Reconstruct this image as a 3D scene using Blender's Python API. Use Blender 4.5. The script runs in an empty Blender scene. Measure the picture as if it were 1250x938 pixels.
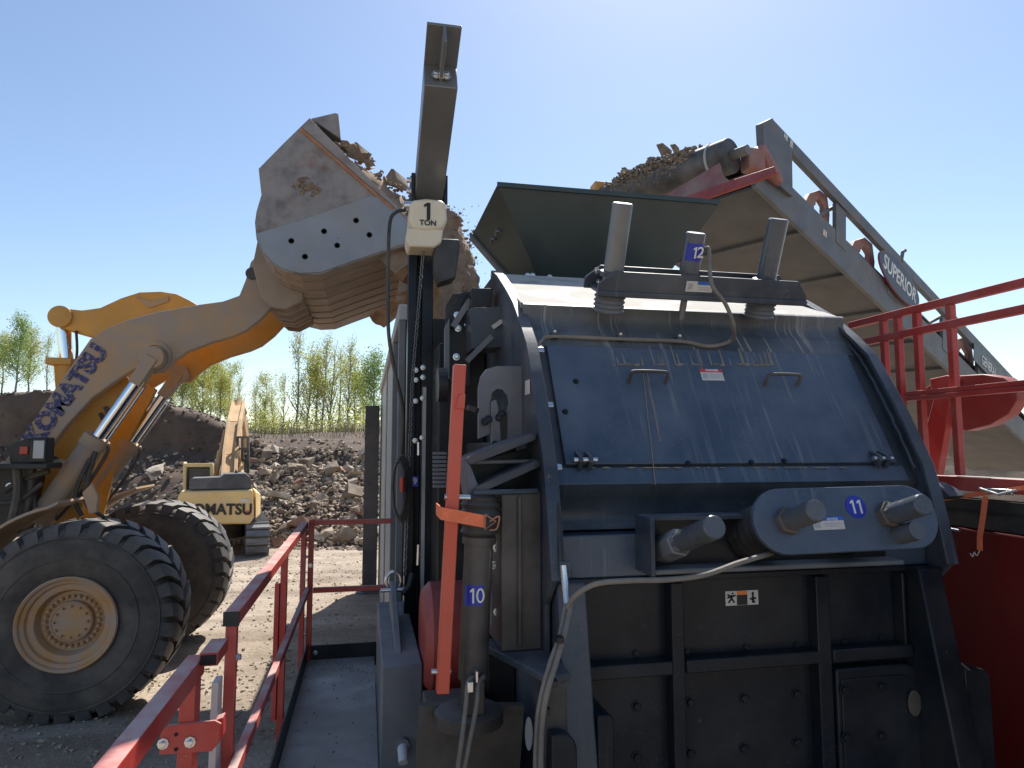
import bpy, bmesh, math, random
from mathutils import Vector, Matrix
from mathutils import noise as mnoise
V = Vector
R = math.radians
S = bpy.context.scene
COL = S.collection

# ------------------------------------------------------------------ camera
CZ, F, YAW, PITCH = 2.58, 833.0, R(12.0), math.atan(76.0 / 833.0)
cam_d = bpy.data.cameras.new('camera'); cam = bpy.data.objects.new('camera', cam_d); COL.objects.link(cam)
cam_d.sensor_width = 36.0; cam_d.lens = 36.0 * F / 1250.0
cam_d.clip_start = 0.05; cam_d.clip_end = 2000.0
cam.location = (0, 0, CZ)
cam.rotation_euler = (R(90) + PITCH, 0, -YAW)
S.camera = cam

# ------------------------------------------------------------------ sky, sun, exposure
SUN_AZ, SUN_EL = R(27.0), R(52.0)
world = bpy.data.worlds.new('World'); S.world = world; world.use_nodes = True
wn = world.node_tree.nodes; wl = world.node_tree.links
bg = wn['Background']
sky = wn.new('ShaderNodeTexSky'); sky.sky_type = 'NISHITA'; sky.sun_disc = False
sky.sun_elevation = SUN_EL; sky.sun_rotation = SUN_AZ
sky.air_density = 1.0; sky.dust_density = 0.5; sky.ozone_density = 1.5; sky.altitude = 200
wl.new(sky.outputs[0], bg.inputs[0]); bg.inputs[1].default_value = 0.108
sun_d = bpy.data.lights.new('sun', 'SUN'); sun = bpy.data.objects.new('sun', sun_d); COL.objects.link(sun)
sun_d.energy = 5.0; sun_d.angle = R(0.53); sun_d.color = (1.0, 0.95, 0.87)
sdir = V((math.sin(SUN_AZ) * math.cos(SUN_EL), math.cos(SUN_AZ) * math.cos(SUN_EL), math.sin(SUN_EL)))
sun.rotation_euler = sdir.to_track_quat('Z', 'Y').to_euler()
S.view_settings.view_transform = 'Standard'; S.view_settings.look = 'None'
S.view_settings.exposure = 0.62; S.view_settings.gamma = 1.0

# ------------------------------------------------------------------ survey helpers: bearings read off the photograph, met with real planes
def ray(u, v):
    x, y = (u - 625.0) / F, (469.0 - v) / F
    cp, sp = math.cos(PITCH), math.sin(PITCH)
    fw, up = cp - y * sp, sp + y * cp
    sy, cy = math.sin(YAW), math.cos(YAW)
    return V((x * cy + fw * sy, -x * sy + fw * cy, up))
CAMP = V((0, 0, CZ))
def onp(u, v, p, n):
    d = ray(u, v); n = V(n); return CAMP + d * ((V(p) - CAMP).dot(n) / d.dot(n))
def onX(u, v, X): return onp(u, v, (X, 0, 0), (1, 0, 0))
def onY(u, v, Y): return onp(u, v, (0, Y, 0), (0, 1, 0))
def onZ(u, v, Z): return onp(u, v, (0, 0, Z), (0, 0, 1))
def atd(u, v, d):
    r = ray(u, v); return CAMP + r * (d / (r.x * math.sin(YAW) + r.y * math.cos(YAW)))

# ------------------------------------------------------------------ materials
MATS = {}
def mat(name, col, rough=0.5, metal=0.0, var=0.15, scale=5.0, dust=0.0, dcol=(0.34, 0.28, 0.215), streak=0.0,
        bump=0.0, bscale=60.0, updust=0.0, spec=0.5, dscale=2.2, edge=None, coat=0.0, dlo=0.42, dhi=0.68, trans=0.0, stz=None, speck=0.3, wavy=0.0, chip=0.0, chipcol=(0.2, 0.15, 0.12)):
    m = bpy.data.materials.new(name); m.use_nodes = True; MATS[name] = m
    nt = m.node_tree; N = nt.nodes; L = nt.links
    b = N['Principled BSDF']; tc = N.new('ShaderNodeTexCoord'); ob = tc.outputs['Object']
    def noise(sc, det=4, rg=0.55, vec=ob):
        n = N.new('ShaderNodeTexNoise'); n.inputs['Scale'].default_value = sc; n.inputs['Detail'].default_value = det
        n.inputs['Roughness'].default_value = rg; L.new(vec, n.inputs['Vector']); return n.outputs['Fac']
    def maprange(x, a, c, lo=0.0, hi=1.0):
        n = N.new('ShaderNodeMapRange'); L.new(x, n.inputs[0]); n.inputs[1].default_value = a; n.inputs[2].default_value = c
        n.inputs[3].default_value = lo; n.inputs[4].default_value = hi; return n.outputs[0]
    def mth(op, a, c):
        n = N.new('ShaderNodeMath'); n.operation = op; n.use_clamp = False
        for i, q in enumerate((a, c)):
            if hasattr(q, 'is_linked'): L.new(q, n.inputs[i])
            else: n.inputs[i].default_value = q
        return n.outputs[0]
    def mix(f, a, c):
        n = N.new('ShaderNodeMix'); n.data_type = 'RGBA'; L.new(f, n.inputs[0])
        for i, q in ((6, a), (7, c)):
            if hasattr(q, 'is_linked'): L.new(q, n.inputs[i])
            else: n.inputs[i].default_value = (*q, 1)
        return n.outputs[2]
    c0 = tuple(max(0, x * (1 - var)) for x in col); c1 = tuple(min(1, x * (1 + var)) for x in col)
    color = mix(maprange(noise(scale), 0.3, 0.7), c0, c1)
    if edge:
        color = mix(maprange(noise(scale * 0.45, 6, 0.7), 0.52, 0.66), color, edge)
    if chip:
        color = mix(mth('MULTIPLY', maprange(noise(17, 9, 0.72), 0.63, 0.67, 0.0, chip), maprange(noise(1.7, 3), 0.42, 0.6)), color, chipcol)
    fac = None
    if dust:
        fac = maprange(noise(dscale, 6, 0.62), dlo, dhi, 0.0, dust)
    if streak:
        mp = N.new('ShaderNodeMapping'); mp.inputs['Scale'].default_value = (1, 0.045, 0.045); L.new(ob, mp.inputs[0])
        s = maprange(noise(34, 3, 0.6, mp.outputs[0]), 0.56, 0.72, 0.0, streak)
        s = mth('MULTIPLY', s, maprange(noise(2.0, 2), 0.35, 0.62))
        if stz:
            sep = N.new('ShaderNodeSeparateXYZ'); L.new(ob, sep.inputs[0])
            s = mth('MULTIPLY', s, maprange(sep.outputs[2], stz[0], stz[1]))
        fac = s if fac is None else mth('MAXIMUM', fac, s)
    if dust and speck:
        k = mth('MULTIPLY', maprange(noise(110, 2, 0.5), 0.6, 0.72, 0.0, speck), maprange(noise(3.1, 3), 0.38, 0.62))
        fac = mth('MAXIMUM', fac, k)
    if updust:
        g = N.new('ShaderNodeNewGeometry'); sp = N.new('ShaderNodeSeparateXYZ'); L.new(g.outputs['True Normal'], sp.inputs[0])
        u = mth('MULTIPLY', maprange(sp.outputs[2], 0.35, 0.95, 0.0, updust), maprange(noise(7, 5), 0.25, 0.6))
        fac = u if fac is None else mth('MAXIMUM', fac, u)
    if fac is not None:
        color = mix(fac, color, dcol)
        L.new(maprange(fac, 0, 1, rough, 0.9), b.inputs['Roughness'])
    else:
        L.new(maprange(noise(scale * 2.3), 0.3, 0.7, rough * 0.85, min(1, rough * 1.15)), b.inputs['Roughness'])
    L.new(color, b.inputs['Base Color']); b.inputs['Metallic'].default_value = metal
    b.inputs['Specular IOR Level'].default_value = spec; b.inputs['Coat Weight'].default_value = coat
    if bump:
        bn = N.new('ShaderNodeBump'); bn.inputs['Strength'].default_value = bump; bn.inputs['Distance'].default_value = 0.02
        L.new(noise(bscale, 5, 0.6), bn.inputs['Height']); L.new(bn.outputs[0], b.inputs['Normal'])
        if wavy:
            b2 = N.new('ShaderNodeBump'); b2.inputs['Strength'].default_value = wavy; b2.inputs['Distance'].default_value = 0.03
            L.new(noise(2.6, 2, 0.5), b2.inputs['Height']); L.new(b2.outputs[0], bn.inputs['Normal'])
    if trans:
        t = N.new('ShaderNodeBsdfTranslucent'); L.new(color, t.inputs[0])
        ms = N.new('ShaderNodeMixShader'); ms.inputs[0].default_value = trans
        L.new(b.outputs[0], ms.inputs[1]); L.new(t.outputs[0], ms.inputs[2])
        L.new(ms.outputs[0], N['Material Output'].inputs[0])
    return m
TAN = (0.34, 0.28, 0.215)
mat('steel', (0.040, 0.052, 0.070), 0.28, 0, 0.25, 3, dust=0.3, streak=0.3, bump=0.03, bscale=90, updust=0.55, dcol=(0.24, 0.225, 0.21), wavy=0.25, spec=0.32, chip=0.7)
mat('hatch', (0.056, 0.082, 0.122), 0.28, 0, 0.18, 2.2, dust=0.14, streak=0.5, bump=0.025, bscale=70, dcol=(0.34, 0.32, 0.30), wavy=0.22, spec=0.42, chip=0.5, chipcol=(0.16, 0.17, 0.18))
mat('streaky', (0.055, 0.07, 0.09), 0.42, 0, 0.2, 3, dust=0.25, streak=0.95, bump=0.03, dcol=(0.42, 0.38, 0.33))
mat('roofslope', (0.1, 0.11, 0.12), 0.4, 0, 0.2, 4, dust=0.95, dlo=0.25, dhi=0.5, dscale=4, dcol=(0.46, 0.43, 0.38), bump=0.05)
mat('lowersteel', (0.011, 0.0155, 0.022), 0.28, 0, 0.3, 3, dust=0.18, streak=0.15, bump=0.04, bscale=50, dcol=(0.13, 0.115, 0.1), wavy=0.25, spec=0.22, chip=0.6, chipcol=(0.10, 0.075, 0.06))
mat('dustysteel', (0.13, 0.138, 0.15), 0.5, 0, 0.2, 4, dust=0.4, bump=0.05, updust=0.6, dcol=(0.32, 0.30, 0.28), chip=0.6, chipcol=(0.06,0.06,0.065))
mat('brownsteel', (0.06, 0.053, 0.048), 0.4, 0, 0.3, 5, dust=0.45, bump=0.08, updust=0.5, dcol=(0.23, 0.195, 0.165), spec=0.3)
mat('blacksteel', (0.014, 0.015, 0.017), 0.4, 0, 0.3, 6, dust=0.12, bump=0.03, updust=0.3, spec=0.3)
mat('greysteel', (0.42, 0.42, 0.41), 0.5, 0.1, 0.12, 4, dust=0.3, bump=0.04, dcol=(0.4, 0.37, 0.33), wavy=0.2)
mat('jibsteel', (0.17, 0.175, 0.175), 0.36, 0.35, 0.2, 2.5, dust=0.3, bump=0.03, streak=0.1, dcol=(0.24, 0.24, 0.235), wavy=0.15)
mat('chutegreen', (0.030, 0.046, 0.044), 0.36, 0, 0.2, 1.6, dust=0.3, bump=0.02, dcol=(0.11, 0.115, 0.1), dlo=0.35, dhi=0.8, wavy=0.2)
mat('rodsteel', (0.2, 0.21, 0.22), 0.38, 0.55, 0.15, 8, dust=0.5, dlo=0.3, bump=0.03, dcol=(0.18, 0.18, 0.17))
mat('darkrod', (0.075, 0.088, 0.105), 0.26, 0.0, 0.15, 8, dust=0.2, bump=0.03)
mat('chrome', (0.75, 0.76, 0.78), 0.12, 1.0, 0.04, 8)
mat('zinc', (0.62, 0.63, 0.64), 0.3, 0.9, 0.1, 30)
mat('red', (0.40, 0.032, 0.022), 0.42, 0, 0.12, 4, dust=0.25, bump=0.02, updust=0.9, dcol=(0.5, 0.37, 0.33), chip=0.75, chipcol=(0.16, 0.035, 0.03))
mat('shadedred', (0.13, 0.005, 0.004), 0.4, 0, 0.15, 2, dust=0.15, bump=0.03, dcol=(0.08, 0.03, 0.02), wavy=0.3)  # hull red darkened: the shade it stands in is put into the colour
mat('redguard', (0.30, 0.04, 0.032), 0.5, 0, 0.15, 3, dust=0.4, bump=0.03, dcol=(0.36, 0.22, 0.19))
mat('orangebar', (0.62, 0.09, 0.045), 0.4, 0, 0.1, 5, dust=0.15, bump=0.03, updust=0.6, dcol=(0.5, 0.3, 0.24), chip=0.6, chipcol=(0.25, 0.1, 0.07))
mat('strap', (0.9, 0.2, 0.08), 0.75, 0, 0.12, 30, bump=0.25, bscale=160, dust=0.15)
mat('yellow', (0.62, 0.28, 0.03), 0.42, 0, 0.12, 3, dust=0.6, bump=0.03, updust=0.6, dcol=(0.45, 0.3, 0.13), chip=0.6, chipcol=(0.2, 0.1, 0.04))
mat('dustyarm', (0.55, 0.28, 0.06), 0.62, 0, 0.15, 2, dust=1.0, dlo=0.16, dhi=0.62, dscale=2.4, bump=0.08, bscale=40, updust=0.5, dcol=(0.35, 0.285, 0.235), wavy=0.15)
mat('lettering', (0.03, 0.03, 0.12), 0.6, 0, 0.25, 30, dust=0.8, dscale=26, dlo=0.5, dhi=0.6, dcol=(0.35, 0.28, 0.22))
mat('rubber', (0.03, 0.031, 0.034), 0.5, 0, 0.25, 5, dust=0.4, dlo=0.42, dhi=0.72, bump=0.12, bscale=28, updust=0.75, dcol=(0.27, 0.235, 0.2), dscale=3.5)
mat('rubberface', (0.05, 0.044, 0.04), 0.72, 0, 0.3, 5, dust=0.65, dlo=0.38, dhi=0.75, bump=0.12, bscale=28, updust=0.65, dcol=(0.2, 0.165, 0.135), dscale=3.5)
mat('rim', (0.52, 0.27, 0.09), 0.6, 0, 0.15, 4, dust=0.95, dlo=0.36, dhi=0.62, dscale=4, bump=0.1, bscale=40, dcol=(0.38, 0.29, 0.23))
mat('bucket', (0.24, 0.215, 0.2), 0.5, 0.15, 0.35, 5, dust=0.75, dlo=0.35, dhi=0.7, dscale=5, edge=(0.2, 0.095, 0.062), bump=0.16, bscale=22, dcol=(0.32, 0.29, 0.265), wavy=0.35)
mat('bucketliner', (0.26, 0.27, 0.29), 0.42, 0.25, 0.15, 3, dust=0.7, bump=0.08, bscale=35, dcol=(0.33, 0.315, 0.3), wavy=0.25, chip=0.7, chipcol=(0.13, 0.1, 0.085))
mat('bucketbelly', (0.32, 0.24, 0.18), 0.6, 0.05, 0.25, 3, dust=0.8, dlo=0.3, dhi=0.7, dscale=2.5, bump=0.12, bscale=30, dcol=(0.36, 0.28, 0.21))
mat('rust', (0.36, 0.16, 0.085), 0.75, 0, 0.25, 12, dust=0.3, bump=0.1)
mat('holeshade', (0.008, 0.008, 0.008), 0.8)  # near-black that paints the shade inside holes onto solid discs and plates
mat('cream', (0.72, 0.63, 0.46), 0.4, 0, 0.05, 6, dust=0.12, bump=0.02, wavy=0.0)
mat('excavator', (0.74, 0.53, 0.22), 0.5, 0, 0.08, 1.5, dust=0.45, bump=0.03, dcol=(0.56, 0.45, 0.3))
mat('excavatorboom', (0.5, 0.3, 0.12), 0.6, 0, 0.25, 1.5, dust=0.8, bump=0.05, dcol=(0.5, 0.38, 0.26))
mat('hood', (0.06, 0.062, 0.07), 0.6, 0, 0.2, 2, dust=0.5, updust=0.7, dcol=(0.2, 0.19, 0.18))
mat('glass', (0.02, 0.03, 0.035), 0.08, 0, 0.1, 1, dust=0.1)
mat('white', (0.72, 0.72, 0.7), 0.5, 0, 0.04, 20, dust=0.2)
mat('offwhite', (0.62, 0.6, 0.56), 0.55, 0, 0.06, 20, dust=0.35)
mat('black', (0.012, 0.012, 0.014), 0.5, 0, 0.1, 10)
mat('blue', (0.018, 0.035, 0.36), 0.4, 0, 0.05, 20)
mat('noticeblue', (0.02, 0.13, 0.5), 0.45, 0, 0.05, 20)
mat('stickerred', (0.6, 0.05, 0.05), 0.5, 0, 0.05, 20)
mat('stickerorange', (0.75, 0.22, 0.05), 0.5, 0, 0.05, 20)
mat('lensred', (0.4, 0.03, 0.02), 0.2, 0, 0.05, 20)
mat('hose', (0.017, 0.017, 0.018), 0.5, 0, 0.2, 20, dust=0.3, bump=0.1, bscale=200)
mat('hosegrey', (0.15, 0.14, 0.125), 0.55, 0, 0.2, 20, dust=0.5, bump=0.1, bscale=200)
mat('mud', (0.24, 0.205, 0.17), 0.9, 0, 0.15, 20, bump=0.2)
mat('deckplate', (0.29, 0.275, 0.255), 0.5, 0.1, 0.25, 5, dust=0.8, bump=0.15, bscale=45, dcol=(0.33, 0.29, 0.25), chip=0.8, chipcol=(0.14, 0.12, 0.1))
mat('beltpan', (0.092, 0.092, 0.092), 0.65, 0, 0.25, 1.6, dust=0.6, bump=0.05, dcol=(0.15, 0.145, 0.138), wavy=0.3)
mat('conveyor', (0.10, 0.105, 0.11), 0.5, 0, 0.25, 3, dust=0.6, bump=0.05, updust=0.6, dcol=(0.22, 0.205, 0.19), wavy=0.2, chip=0.5)
mat('belt', (0.04, 0.041, 0.043), 0.5, 0, 0.2, 4, dust=0.45, bump=0.05, updust=0.7, dcol=(0.3, 0.265, 0.23))
mat('pinkframe', (0.26, 0.105, 0.09), 0.6, 0, 0.2, 4, dust=0.8, bump=0.1, dcol=(0.32, 0.24, 0.21))
mat('signnavy', (0.012, 0.018, 0.03), 0.4, 0, 0.1, 10, dust=0.12)
mat('flap', (0.02, 0.021, 0.023), 0.5, 0, 0.2, 4, dust=0.2, bump=0.05)
mat('soil', (0.088, 0.06, 0.042), 0.95, 0, 0.35, 1.2, dust=0.4, bump=0.8, bscale=9, dcol=(0.16, 0.115, 0.082), dscale=0.7)
mat('loosesoil', (0.25, 0.175, 0.12), 0.95, 0, 0.35, 6, dust=0.4, bump=0.8, bscale=22, dcol=(0.36, 0.265, 0.19), dscale=5)
mat('rubble', (0.38, 0.31, 0.235), 0.9, 0, 0.35, 2.5, dust=0.5, bump=0.5, bscale=12, dcol=(0.29, 0.215, 0.15), dscale=1.2, updust=0.4)
mat('rubbledark', (0.21, 0.16, 0.115), 0.9, 0, 0.35, 2.5, dust=0.5, bump=0.5, bscale=12, dcol=(0.3, 0.23, 0.165), dscale=1.2)
mat('rubblepale', (0.5, 0.43, 0.35), 0.9, 0, 0.3, 2.5, dust=0.4, bump=0.5, bscale=12, dcol=(0.36, 0.28, 0.21), dscale=1.5)
mat('rubblered', (0.3, 0.17, 0.115), 0.9, 0, 0.3, 2.5, dust=0.5, bump=0.5, bscale=12, dcol=(0.3, 0.22, 0.16), dscale=1.5)
mat('bark', (0.3, 0.27, 0.22), 0.9, 0, 0.3, 3, bump=0.3)
mat('leaf', (0.47, 0.48, 0.11), 0.6, 0, 0.3, 1.0, trans=0.45)
mat('leafgreen', (0.25, 0.36, 0.08), 0.6, 0, 0.3, 1.0, trans=0.45)
mat('scrub', (0.36, 0.3, 0.2), 0.9, 0, 0.3, 1.0)

def ground_material():
    m = bpy.data.materials.new('gravel_ground'); m.use_nodes = True; MATS['ground'] = m
    nt = m.node_tree; N = nt.nodes; L = nt.links; b = N['Principled BSDF']; b.inputs['Roughness'].default_value = 0.95
    b.inputs['Specular IOR Level'].default_value = 0.2
    tc = N.new('ShaderNodeTexCoord'); ob = tc.outputs['Object']
    def noise(sc, det=5, rg=0.6, vec=ob, dist=0.0):
        n = N.new('ShaderNodeTexNoise'); n.inputs['Scale'].default_value = sc; n.inputs['Detail'].default_value = det
        n.inputs['Roughness'].default_value = rg; n.inputs['Distortion'].default_value = dist; L.new(vec, n.inputs['Vector']); return n.outputs['Fac']
    def ramp(f, stops):
        n = N.new('ShaderNodeValToRGB'); L.new(f, n.inputs[0]); e = n.color_ramp.elements
        e[0].position, e[0].color = stops[0][0], (*stops[0][1], 1); e[1].position, e[1].color = stops[-1][0], (*stops[-1][1], 1)
        for p, c in stops[1:-1]: q = e.new(p); q.color = (*c, 1)
        return n.outputs[0]
    def mix(f, a, c, mode='MIX'):
        n = N.new('ShaderNodeMix'); n.data_type = 'RGBA'; n.blend_type = mode
        if hasattr(f, 'is_linked'): L.new(f, n.inputs[0])
        else: n.inputs[0].default_value = f
        L.new(a, n.inputs[6]); L.new(c, n.inputs[7]); return n.outputs[2]
    big = ramp(noise(0.35, 6, 0.6, dist=0.6), [(0.3, (0.28, 0.225, 0.175)), (0.5, (0.43, 0.355, 0.28)), (0.7, (0.53, 0.455, 0.365))])
    mp = N.new('ShaderNodeMapping'); mp.inputs['Scale'].default_value = (0.25, 1.6, 1); mp.inputs['Rotation'].default_value = (0, 0, R(20)); L.new(ob, mp.inputs[0])
    tr = ramp(noise(1.1, 4, 0.55, mp.outputs[0], 0.4), [(0.35, (0.6, 0.57, 0.54)), (0.6, (1, 1, 1))])
    fine = ramp(noise(26, 6, 0.7), [(0.3, (0.62, 0.6, 0.58)), (0.7, (1.2, 1.2, 1.2))])
    L.new(mix(0.8, mix(0.8, big, tr, 'MULTIPLY'), fine, 'MULTIPLY'), b.inputs['Base Color'])
    bn = N.new('ShaderNodeBump'); bn.inputs['Strength'].default_value = 0.9; bn.inputs['Distance'].default_value = 0.04
    ad = N.new('ShaderNodeMath'); ad.operation = 'ADD'; L.new(noise(14, 6, 0.7), ad.inputs[0]); L.new(noise(1.3, 4, 0.6, mp.outputs[0]), ad.inputs[1])
    L.new(ad.outputs[0], bn.inputs['Height']); L.new(bn.outputs[0], b.inputs['Normal'])
ground_material()

# ------------------------------------------------------------------ builders
ORG = {}
def props(o, label=None, cat=None, group=None, kind=None):
    if label: o['label'] = label
    if cat: o['category'] = cat
    if group: o['group'] = group
    if kind: o['kind'] = kind
    return o
def thing(name, label, cat, loc, group=None):
    o = bpy.data.objects.new(name, None); COL.objects.link(o); o.location = loc; ORG[o] = V(loc)
    o.empty_display_size = 0.2
    return props(o, label, cat, group)
class B:
    def __init__(s): s.v = []; s.f = []
    def add(s, vs, fs):
        k = len(s.v); s.v += [V(p) for p in vs]; s.f += [tuple(i + k for i in f) for f in fs]; return s
    def box(s, a, b):
        x0, y0, z0 = a; x1, y1, z1 = b
        return s.add([(x0, y0, z0), (x1, y0, z0), (x1, y1, z0), (x0, y1, z0), (x0, y0, z1), (x1, y0, z1), (x1, y1, z1), (x0, y1, z1)],
                     [(0, 3, 2, 1), (4, 5, 6, 7), (0, 1, 5, 4), (1, 2, 6, 5), (2, 3, 7, 6), (3, 0, 4, 7)])
    def prism(s, poly, vec):
        n = len(poly); vec = V(vec); vs = [V(p) for p in poly]; vs += [p + vec for p in vs]
        return s.add(vs, [tuple(range(n)), tuple(range(2 * n - 1, n - 1, -1))] + [(i, (i + 1) % n, n + (i + 1) % n, n + i) for i in range(n)])
    def bar(s, p0, p1, w, h, up=(0, 0, 1)):
        p0, p1 = V(p0), V(p1); d = (p1 - p0).normalized(); x = d.cross(V(up)).normalized(); z = x.cross(d)
        a = x * (w / 2); c = z * (h / 2)
        return s.prism([p0 - a - c, p0 + a - c, p0 + a + c, p0 - a + c], p1 - p0)
    def tube(s, path, r, n=10, caps=True):
        path = [V(p) for p in path]; m = len(path); rs = r if isinstance(r, (list, tuple)) else [r] * m
        t = [(path[min(i + 1, m - 1)] - path[max(i - 1, 0)]).normalized() for i in range(m)]
        a = t[0].orthogonal().normalized(); vs = []; fs = []
        for i in range(m):
            a = (a - t[i] * a.dot(t[i])).normalized(); b = t[i].cross(a)
            vs += [path[i] + (a * math.cos(2 * math.pi * k / n) + b * math.sin(2 * math.pi * k / n)) * rs[i] for k in range(n)]
        for i in range(m - 1):
            for k in range(n): fs.append((i * n + k, i * n + (k + 1) % n, (i + 1) * n + (k + 1) % n, (i + 1) * n + k))
        if caps: fs += [tuple(range(n - 1, -1, -1)), tuple(range((m - 1) * n, m * n))]
        return s.add(vs, fs)
    def cyl(s, p0, p1, r0, r1=None, n=24): return s.tube([p0, p1], [r0, r0 if r1 is None else r1], n)
    def lathe(s, prof, o, ax, n=48, closed=False, cap0=True):
        o = V(o); ax = V(ax).normalized(); a = ax.orthogonal().normalized(); b = ax.cross(a); vs = []; fs = []; m = len(prof)
        for r, h in prof:
            vs += [o + ax * h + (a * math.cos(2 * math.pi * k / n) + b * math.sin(2 * math.pi * k / n)) * r for k in range(n)]
        for i in range(m if closed else m - 1):
            j = (i + 1) % m
            for k in range(n): fs.append((i * n + k, i * n + (k + 1) % n, j * n + (k + 1) % n, j * n + k))
        if not closed: fs += ([tuple(range(n))] if cap0 else []) + [tuple(range((m - 1) * n, m * n))]
        return s.add(vs, fs)
    def build(s, name, m, parent=None, bev=0.0, smooth=35, label=None, recalc=True, org=None):
        o0 = ORG[parent] if parent is not None else (V(org) if org is not None else V((0, 0, 0)))
        me = bpy.data.meshes.new(name); me.from_pydata([tuple(p - o0) for p in s.v], [], s.f)
        if recalc:
            bm = bmesh.new(); bm.from_mesh(me); bmesh.ops.recalc_face_normals(bm, faces=bm.faces); bm.to_mesh(me); bm.free()
        if smooth:
            me.shade_smooth(); me.set_sharp_from_angle(angle=R(smooth))
        me.materials.append(MATS[m])
        o = bpy.data.objects.new(name, me); COL.objects.link(o); ORG[o] = o0
        if parent is not None: o.parent = parent
        else: o.location = o0
        if bev:
            md = o.modifiers.new('bevel', 'BEVEL'); md.width = bev; md.segments = 2; md.limit_method = 'ANGLE'; md.angle_limit = R(40)
        if label: o['label'] = label
        return o
def piece(name, me, parent, M):
    o = bpy.data.objects.new(name, me); COL.objects.link(o); o.parent = parent
    o.matrix_local = Matrix.Translation(-ORG[parent]) @ M; ORG[o] = ORG[parent]; return o
def frame(p, x, y):
    x = V(x).normalized(); y = V(y); z = x.cross(y).normalized(); y = z.cross(x)
    M = Matrix((x, y, z)).transposed().to_4x4(); M.translation = V(p); return M
def mesh_of(b, m, name, smooth=35):
    me = bpy.data.meshes.new(name); me.from_pydata([tuple(p) for p in b.v], [], b.f)
    bm = bmesh.new(); bm.from_mesh(me); bmesh.ops.recalc_face_normals(bm, faces=bm.faces); bm.to_mesh(me); bm.free()
    if smooth: me.shade_smooth(); me.set_sharp_from_angle(angle=R(smooth))
    me.materials.append(MATS[m]); return me
def text(name, s, size, m, parent, p, x, y, depth=0.002, bold=0.0, sx=1.0, space=1.0, align='CENTER', label=None):
    cu = bpy.data.curves.new(name, 'FONT'); cu.body = s; cu.size = size; cu.extrude = depth; cu.offset = bold
    cu.align_x = align; cu.align_y = 'CENTER'; cu.space_character = space; cu.resolution_u = 4
    t = bpy.data.objects.new(name, cu); COL.objects.link(t); bpy.context.view_layer.update()
    me = bpy.data.meshes.new_from_object(t.evaluated_get(bpy.context.evaluated_depsgraph_get()))
    bpy.data.objects.remove(t); bpy.data.curves.remove(cu)
    M = Matrix.Translation(-ORG[parent]) @ frame(p, x, y) @ Matrix.Diagonal((sx, 1, 1, 1))
    me.transform(M); me.materials.clear(); me.materials.append(MATS[m]); me.name = name
    o = bpy.data.objects.new(name, me); COL.objects.link(o); o.parent = parent; ORG[o] = ORG[parent]
    if label: o['label'] = label
    return o
def smooth_path(pts, k=8):
    pts = [V(p) for p in pts]; out = []
    for i in range(len(pts) - 1):
        p0, p1, p2, p3 = pts[max(i - 1, 0)], pts[i], pts[i + 1], pts[min(i + 2, len(pts) - 1)]
        for j in range(k):
            t = j / k
            out.append(0.5 * ((2 * p1) + (p2 - p0) * t + (2 * p0 - 5 * p1 + 4 * p2 - p3) * t * t + (3 * p1 - p0 - 3 * p2 + p3) * t ** 3))
    return out + [pts[-1]]
def lerp_tab(tab, x):
    if x <= tab[0][0]: return tab[0][1]
    for (a, va), (b, vb) in zip(tab, tab[1:]):
        if x <= b: return va + (vb - va) * (x - a) / (b - a)
    return tab[-1][1]
bolt_b = B().lathe([(0.021, 0.0), (0.021, 0.004), (0.015, 0.0045), (0.015, 0.014), (0.012, 0.016)], (0, 0, 0), (0, 0, 1), 8)
BOLT = mesh_of(bolt_b, 'lowersteel', 'bolt', 25)
BOLTZ = mesh_of(B().lathe([(0.019, 0.0), (0.019, 0.004), (0.012, 0.0045), (0.012, 0.016), (0.009, 0.018)], (0, 0, 0), (0, 0, 1), 8), 'zinc', 'zinc_bolt', 25)
def bolt(parent, p, n, me=None, s=1.0, name='bolt'):
    M = V(n).to_track_quat('Z', 'Y').to_matrix().to_4x4() @ Matrix.Diagonal((s, s, s, 1)); M.translation = V(p)
    return piece(name, me or BOLT, parent, M)

def digits(parent, s, size, m, p, x, y, depth=0.001, w=0.16):
    """numerals drawn as solid strokes: a flagged 1, an oval 0, the rest from the font"""
    x = V(x).normalized(); y = V(y); z = x.cross(y).normalized(); y = z.cross(x); p = V(p); h = size; adv = 0.56 * h
    x0 = -adv * (len(s) - 1) / 2
    for i, ch in enumerate(s):
        o = p + x * (x0 + adv * i)
        def pt(a, c): return o + x * (a * h) + y * (c * h)
        if ch == '1':
            B().prism([pt(a, c) for a, c in ((0.0, -0.5), (w, -0.5), (w, 0.5), (0.02, 0.5), (-0.16, 0.36), (-0.16, 0.22), (0.0, 0.3))], z * depth).build('numeral', m, parent)
        elif ch == '0':
            b = B(); n = 20; vs = []
            for k in range(n):
                a = 2 * math.pi * k / n
                for (ra, rb) in ((0.29, 0.5), (0.29 - w, 0.5 - w)):
                    for dz in (0, depth): vs.append(pt(ra * math.cos(a), rb * math.sin(a)) + z * dz)
            fs = []
            for k in range(n):
                q, r = k * 4, ((k + 1) % n) * 4
                fs += [(q + 1, r + 1, r + 3, q + 3), (q, q + 2, r + 2, r), (q, r, r + 1, q + 1), (q + 2, q + 3, r + 3, r + 2)]
            b.add(vs, fs).build('numeral', m, parent)
        else: text('numeral', ch, h * 1.38, m, parent, o, x, y, depth, h * 0.02)
random.seed(7)
def sstep(a, b, x):
    t = max(0.0, min(1.0, (x - a) / (b - a))); return t * t * (3 - 2 * t)
SY, CY = math.sin(YAW), math.cos(YAW)
def cdepth(x, y): return x * SY + y * CY
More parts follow.
